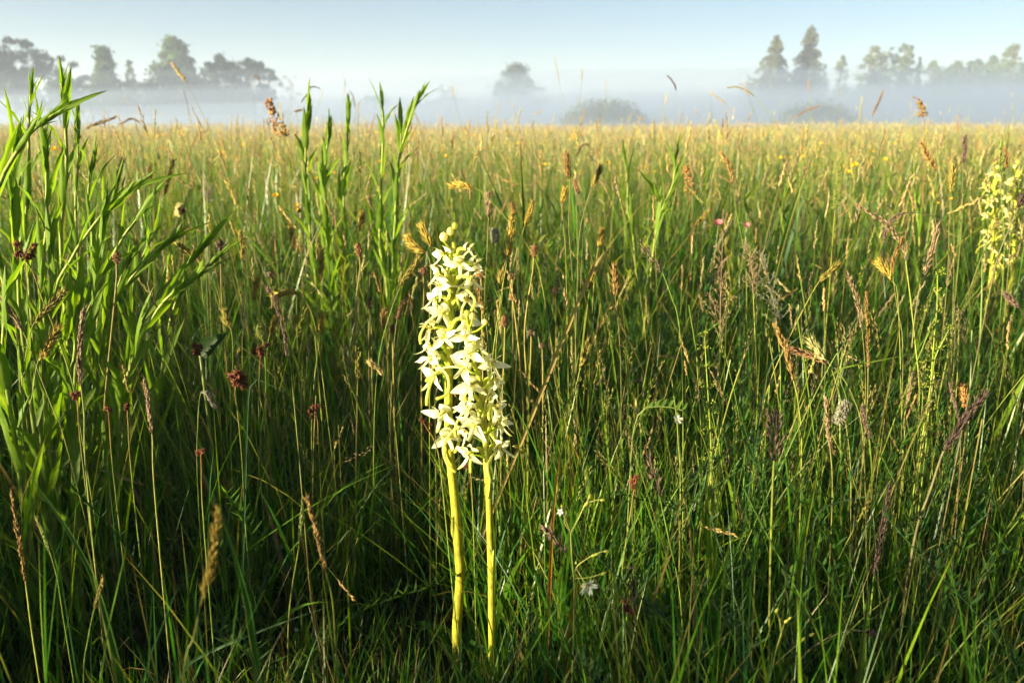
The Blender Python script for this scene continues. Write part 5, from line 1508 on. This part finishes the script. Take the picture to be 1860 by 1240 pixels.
# stitchwort: white star flower and buds on a forked stem
def stitchwort(label, Y, stems, buds, flowers):
    pts, foot = stem_path(stems[0], Y)
    t = plain_thing('stitchwort', label, 'wildflower', foot)
    a = Acc()
    tube(a, spline(pts[::-1], 30), .00055, 5, (.2, .23, .05), False)
    for s in stems[1:]:
        tube(a, spline([at(x, y, Y) for x, y in s], 12), .0004, 5, (.22, .24, .05), False)
    link('stem', a.mesh('stem', M_STEM, foot), t)
    for bx, by, ang, L in buds:
        c = at(bx, by, Y)
        d = np.array([math.sin(R(ang)), -.15, math.cos(R(ang))])
        b = Acc()
        L = L * Y / FPX
        tube(b, c + nrm(d) * (np.linspace(0, 1, 6) * L)[:, None], L * .27 * np.array([.35, .9, 1, .8, .45, .12]), 7, (.45, .46, .1))
        link('bud', b.mesh('bud', M_LEAF, foot), t)
    for fx, fy, face, sc in flowers:
        c = at(fx, fy, Y)
        f = Acc()
        for q in range(5):
            p = petal(.0062 * sc, .0026 * sc, LANCE, .15, .2, None, np.array([.86, .87, .86]), 5)
            for sd in (-.16, .16):
                p2 = petal(.0062 * sc, .0018 * sc, LANCE, .15, .2, None, np.array([.86, .87, .86]), 5)
                M = Matrix.Translation(Vector(c)) @ Vector(face).to_track_quat('Z', 'Y').to_matrix().to_4x4() @ rot(z=q * 1.2566 + sd) @ rot(y=-.5)
                xf(p2, M)
                f.add(p2.v[0], None, p2.q[0], p2.c[0])
        link('flower', f.mesh('flower', M_PETAL, foot), t)
        g_ = Acc()
        pods(g_, np.tile(c, (9, 1)), nrm(np.array(face) + rng.normal(0, .3, (9, 3))), .004 * sc, .0002, (.6, .6, .2), (.35, .1, .05))
        link('stamens', g_.mesh('stamens', M_SEED, foot), t)
        g_ = Acc()
        for q in range(5):
            p2 = petal(.0045 * sc, .0016 * sc, LANCE, .1, .2, None, np.array([.2, .27, .05]), 4)
            xf(p2, Matrix.Translation(Vector(c) - Vector(face).normalized() * .0006) @ Vector(face).to_track_quat('Z', 'Y').to_matrix().to_4x4() @ rot(z=q * 1.2566 + .6) @ rot(y=-.42))
            g_.add(p2.v[0], None, p2.q[0], p2.c[0])
        link('sepals', g_.mesh('sepals', M_LEAF, foot), t)


stitchwort('forked stitchwort with one open white flower and yellow-green buds, right of the orchid feet', .45,
           [[(1037, 967), (1038, 1000), (1043, 1060), (1043, 1110), (1041, 1180), (1039, 1238)],
            [(1037, 967), (1028, 945), (1020, 927)], [(1037, 967), (1050, 943), (1064, 916), (1080, 909), (1092, 907)], [(1060, 920), (1068, 908), (1070, 900)],
            [(1043, 1040), (1050, 1026), (1064, 1016), (1078, 1007), (1098, 1000)], [(1043, 1050), (1070, 1048), (1092, 1042)], [(1046, 1030), (1055, 1045), (1063, 1058)], [(1037, 967), (1026, 950), (1027, 935)]],
           [(1062, 918, 40, 12), (1070, 905, 10, 11), (1090, 908, 80, 11), (1074, 1009, 75, 11), (1080, 1007, 70, 9), (1097, 1001, 78, 12), (1092, 1043, 55, 13), (1021, 922, -10, 9), (1028, 934, 5, 9), (1046, 1024, 0, 8)],
           [(1066, 1062, (.25, -.75, -.1), 1.25), (1018, 930, (-.4, -.7, .5), .45)])
stitchwort('stitchwort with closed yellow buds at the bottom right of the middle', .44,
           [[(1420, 1148), (1410, 1180), (1403, 1215), (1398, 1240)], [(1403, 1210), (1425, 1190), (1446, 1172), (1462, 1160)], [(1420, 1148), (1416, 1125), (1411, 1112)], [(1420, 1148), (1424, 1135), (1430, 1124)]],
           [(1408, 1112, 20, 13), (1416, 1128, 5, 10), (1424, 1130, 45, 13), (1432, 1124, 40, 9), (1447, 1170, 20, 12), (1456, 1163, 30, 12), (1470, 1154, 50, 13)], [])
stitchwort('white starry stitchwort half seen beside the vetch leaf', .6, [[(1230, 764), (1232, 800), (1236, 880)]], [], [(1230, 762, (.2, -.7, .55), .8)])


# buttercups
def cup(name, label, Y, px, py, r_px, col, group, npet=5, cat='wildflower', dens=1):
    c = at(px, py, Y)
    foot = np.array([c[0] + rng.normal(0, .02), c[1] + rng.normal(0, .02), 0])
    t = plain_thing(name, label, cat, foot, group)
    a = Acc()
    tube(a, spline([foot, (foot + c) / 2 + rng.normal(0, .008, 3), c], 10), .0007, 4, (.15, .2, .04), False)
    link('stalk', a.mesh('stalk', M_STEM, foot), t)
    f = Acc()
    r = r_px * Y / FPX
    face = nrm(np.array([rng.normal(-.2, .3), -.5, .8]))
    for q in range(npet):
        p = petal(r * 1.25, r * 1.2, OVATE, -.7, .4, None, np.array(col) * rng.uniform(.9, 1.1), 5)
        xf(p, Matrix.Translation(Vector(c)) @ Vector(face).to_track_quat('Z', 'Y').to_matrix().to_4x4() @ rot(z=q * 6.283 / npet) @ rot(y=-.35))
        f.add(p.v[0], None, p.q[0], p.c[0])
    pods(f, np.tile(c, (8, 1)), nrm(face + rng.normal(0, .5, (8, 3))), r * .5, r * .08, np.array(col) * .8)
    link('flower', f.mesh('flower', M_PETAL, foot), t)


YEL_ = (.80, .52, .02)
G = 'yellow buttercups dotted in the blurred meadow'
cup('buttercup', 'largest yellow buttercup left of the five leafy stems', 1.5, 501, 357, 6, YEL_, G)
cup('buttercup', 'yellow buttercup beside the stem of the leftmost of the five leafy stems', 1.5, 540, 376, 6, YEL_, G)
cup('buttercup', 'yellow buttercup just below the one at the leftmost leafy stem', 1.48, 541, 384, 5, YEL_, G)
cup('buttercup', 'orange-yellow buttercup behind the tallest stem of the left clump', 1.3, 100, 272, 6, (.8, .42, .02), G)
cup('buttercup', 'lone yellow buttercup above the golden flat-bent grass head', 2.0, 810, 285, 4, YEL_, G)
cup('buttercup', 'upper yellow buttercup right of the olive grass head', 2.0, 1103, 298, 5, YEL_, G)
cup('buttercup', 'brightest yellow buttercup by the pale green foxtail', 1.9, 1553, 301, 6, YEL_, G)
cup('buttercup', 'yellow buttercup touching the brightest one on the left', 1.9, 1546, 303, 5, YEL_, G)
cup('buttercup', 'yellow buttercup below the brightest one by the pale foxtail', 1.9, 1540, 314, 5, YEL_, G)
cup('buttercup', 'yellow buttercup highest on the right above the foxtail', 2.1, 1584, 277, 4, YEL_, G)
cup('buttercup', 'yellow buttercup right of the highest one above the foxtail', 2.0, 1607, 292, 5, YEL_, G)
cup('buttercup', 'pair-forming yellow buttercup near the blurred orchid spikes', 1.5, 1745, 379, 6, YEL_, G)
cup('buttercup', 'yellow buttercup below the orange withered head on the right', .95, 1808, 601, 5, YEL_, G)
for x, y in [(1418, 288), (1435, 287), (1458, 285), (1477, 301), (1532, 304), (1702, 370), (1690, 352), (1172, 306), (1188, 313), (264, 247), (285, 250), (297, 247), (330, 244), (210, 246), (746, 240), (765, 241), (683, 243),
             (1042, 246), (1043, 251), (1728, 362), (1751, 385), (232, 246), (305, 273), (407, 278), (440, 264), (608, 315), (690, 294), (575, 325), (1310, 252), (1490, 262), (1625, 262), (940, 262), (880, 270), (990, 300), (860, 248)]:
    d = float(np.clip(CAM_H * .24 / max(.02, (y - HOR) / FPX), 1.6, 6.0))
    cup('buttercup', 'small yellow buttercup in the blurred golden part of the meadow', d, x, y, 3.4, YEL_, 'small yellow buttercups far in the meadow')
PINK = (.62, .22, .26)
cup('pink_flower', 'left one of two pink flowers right of the orchids', 1.25, 1305, 408, 9, PINK, None, 7)
cup('pink_flower', 'right one of two pink flowers right of the orchids', 1.3, 1358, 412, 7, PINK, None, 7)


# yellow-green bedstraw stems with whorls
def bedstraw(label, Y, px, sc=1.0, seed=0):
    pts, foot = stem_path(px, Y)
    t = plain_thing('bedstraw', label, 'wildflower', foot, 'yellow-green bedstraw stems')
    P = spline(pts[::-1], 40)
    a = Acc()
    tube(a, P, np.linspace(.0009, .0005, 40), 6, (.2, .26, .03), False)
    link('stem', a.mesh('stem', M_STEM, foot), t)
    lv, fl = Acc(), Acc()
    u = np.linspace(0, 1, 40)
    for s in np.arange(.25, .93, .06):
        p = np.array([np.interp(s, u, P[:, k]) for k in range(3)])
        m = 8
        blades(lv, np.tile(p, (m, 1)), np.full(m, .012 * sc), np.full(m, .0016 * sc), np.arange(m) * .785 + s * 9, np.full(m, 1.0), np.full(m, .3), 3, np.tile([.16, .22, .03], (m, 1)))
    for s in np.linspace(.62, 1.0, 9):
        p = np.array([np.interp(s, u, P[:, k]) for k in range(3)])
        for q in range(2):
            c = p + np.array([rng.normal(0, .005), rng.normal(0, .004), .004 + rng.random() * .006]) * sc * (1.5 - s)
            pods(fl, c + rng.normal(0, .0016 * sc, (7, 3)), rng.normal(size=(7, 3)), .0018 * sc, .0006 * sc, np.array([.32, .38, .04]) * rng.uniform(.7, 1.2, (7, 1)))
    link('leaves', lv.mesh('leaves', M_LEAF, foot), t)
    link('flower_clusters', fl.mesh('flower_clusters', M_SEED, foot), t)


bedstraw('tall yellow-green bedstraw on the right side', .64, [(1703, 500), (1702, 560), (1697, 613), (1692, 680), (1687, 746), (1680, 830)], 1.0)
bedstraw('short bedstraw side stem with a bright tip right of the tall one', .64, [(1722, 602), (1712, 622), (1700, 645), (1692, 690)], .8)
bedstraw('leafy bedstraw tuft below the reddish airy panicle', .62, [(1280, 610), (1284, 680), (1290, 780), (1292, 850)], .9)
#bedstraw('bedstraw in the blurred yellow patch behind the orchids', 1.6, [(950, 275), (952, 310), (955, 360)], 1.6)


def vetch(label, Y, px, n, ll):
    pts, foot = stem_path(px, Y)
    t = plain_thing('vetch_leaf', label, 'leaf', foot)
    k = len(px)
    a = Acc()
    tube(a, spline(pts[::-1], 30), .0006, 5, (.14, .2, .04), False)
    link('stalk', a.mesh('stalk', M_STEM, foot), t)
    H = spline(pts[:3], 30)
    for i in range(n):
        for sd in (-1, 1):
            p = axis_of(H, np.array([i / n]))[0]
            b = petal(ll, ll * .36, LANCE, .2, .2, None, np.array([.09, .17, .03]), 5)
            tx = nrm(H[0] - H[-1])
            d = Vector(nrm(tx * .6 + np.cross(tx, [0, -.8, .6]) * sd))
            xf(b, Matrix.Translation(Vector(p)) @ d.to_track_quat('X', 'Z').to_matrix().to_4x4())
            link('leaflet', b.mesh('leaflet', M_LEAF, foot), t)


vetch('feather-like vetch leaf with paired leaflets right of the orchids', .6, [(1240, 745), (1205, 738), (1165, 745), (1150, 790), (1145, 860)], 6, .0085)


def big_blade(label, Y, px, w, col, cat='grass blade', name='grass_blade', ytip=0.0, face=.3):
    """A wide single grass blade: px runs from the tip to the foot."""
    n = len(px)
    pts = np.array([at(x, y, Y - ytip * (1 - i / (n - 1))) for i, (x, y) in enumerate(px)])
    low = pts[-1]
    if low[2] > .012:
        foot = low + nrm(nrm(pts[-1] - pts[-2]) * [.4, .4, .3] + np.array([0, 0, -.75])) * low[2] * 1.2
        foot[2] = -.008
        pts = np.vstack([pts, (low + foot) / 2, foot])
    P = spline(pts[::-1], 30)
    foot = np.array([P[0][0], P[0][1], 0])
    t = plain_thing(name, label, cat, foot, 'wide grass blades')
    T = nrm(np.gradient(P, axis=0))
    S = nrm(np.cross(T, np.array([face, -1, .35])))
    N = np.cross(S, T)
    u = np.linspace(0, 1, 30)
    ww = w * .5 * (.65 + .9 * u * (1 - u)) * (1 - u ** 5)
    W = np.stack([P - S * ww[:, None] + N * ww[:, None] * .45, P, P + S * ww[:, None] + N * ww[:, None] * .45], 1)
    i = (np.arange(29)[:, None] * 3 + np.arange(2)[None]).ravel()
    a = Acc()
    c = np.repeat((np.asarray(col)[None] * (.85 + .3 * rng.random((30, 1))))[:, None], 3, 1)
    a.add(W.reshape(-1, 3), None, np.stack([i, i + 1, i + 4, i + 3], 1), c.reshape(-1, 3))
    link('blade', a.mesh('blade', M_GRASS, foot), t)


for row in [
    ('blue-green blade lying across the lower left, pointing right', .42, [(605, 1099), (540, 1120), (460, 1150), (385, 1182), (330, 1225)], .0024, (.07, .15, .06)),
    ('bright upright blade right of the stitchwort, tallest of its tuft', .55, [(1283, 870), (1286, 930), (1290, 1000), (1293, 1065), (1300, 1160)], .006, (.13, .21, .02)),
    ('upright blade left of the tallest one of the bright tuft', .56, [(1272, 878), (1277, 940), (1288, 1010), (1291, 1080)], .005, (.11, .19, .02)),
    ('upright blade right of the tallest one of the bright tuft', .55, [(1306, 880), (1301, 940), (1298, 1000), (1297, 1070)], .005, (.12, .2, .02)),
    ('frosty blue-green blade lying flat on the right, tip to the right', .54, [(1604, 897), (1560, 904), (1507, 916), (1480, 940), (1470, 1000)], .0034, (.10, .17, .07)),
    ('frosted blade slanting right among the grass on the right', .66, [(1497, 582), (1460, 605), (1424, 634), (1400, 660), (1385, 720)], .0036, (.09, .16, .08)),
    ('thin bright blade lying nearly flat right of the reddish heads', .62, [(1662, 641), (1620, 650), (1570, 660), (1520, 673), (1490, 720)], .0028, (.16, .24, .03)),
    ('broad brown-edged blade at the bottom on the right', .45, [(1580, 1060), (1575, 1100), (1568, 1150), (1557, 1235)], .0075, (.11, .16, .03)),
    ('small frosted blade lying in the lower right shade', .46, [(1713, 1119), (1680, 1127), (1650, 1135), (1630, 1142), (1610, 1180)], .0024, (.09, .17, .05)),
    ('bright broad blade leaning right in the lower right grass', .54, [(1490, 835), (1480, 880), (1465, 950), (1452, 1040), (1445, 1110)], .0055, (.16, .22, .02)),
    ('curved straw blade right of the orchids', .68, [(1175, 692), (1160, 655), (1143, 620), (1127, 590), (1110, 540), (1098, 500), (1085, 470)], .0045, (.36, .27, .1)),
    ('blue-green blade lying left of the orchid halfway up', .6, [(536, 720), (505, 705), (478, 695), (460, 690), (450, 740)], .0022, (.07, .15, .07)),
    ('bright curved blade right of the orchid feet', .56, [(944, 880), (935, 850), (915, 838), (930, 1000) if False else (905, 860), (900, 950)], .0016, (.14, .2, .03)),
    ('dark wide blade lower left beside the close blurred ear', .42, [(400, 935), (415, 975), (432, 1030), (448, 1090), (455, 1130)], .006, (.05, .13, .02)),
    ('long dark blade crossing the lower left corner', .43, [(45, 850), (80, 900), (115, 950), (150, 1010), (180, 1080)], .0045, (.05, .12, .02)),
    ('bright pale blade right of the pale stalk at the right side', .6, [(1868, 930), (1850, 960), (1830, 1000), (1800, 1080), (1770, 1180)], .0036, (.10, .17, .03)),
    ('dead rust-coloured blade right of the orchid feet', .56, [(1018, 822), (1014, 850), (1009, 890), (1003, 960)], .0034, (.36, .17, .03)),
    ('brown dead stick-like blade behind the stitchwort', .5, [(1058, 983), (1052, 1030), (1043, 1090), (1033, 1150)], .0032, (.3, .15, .04)),
]:
    big_blade(*row)
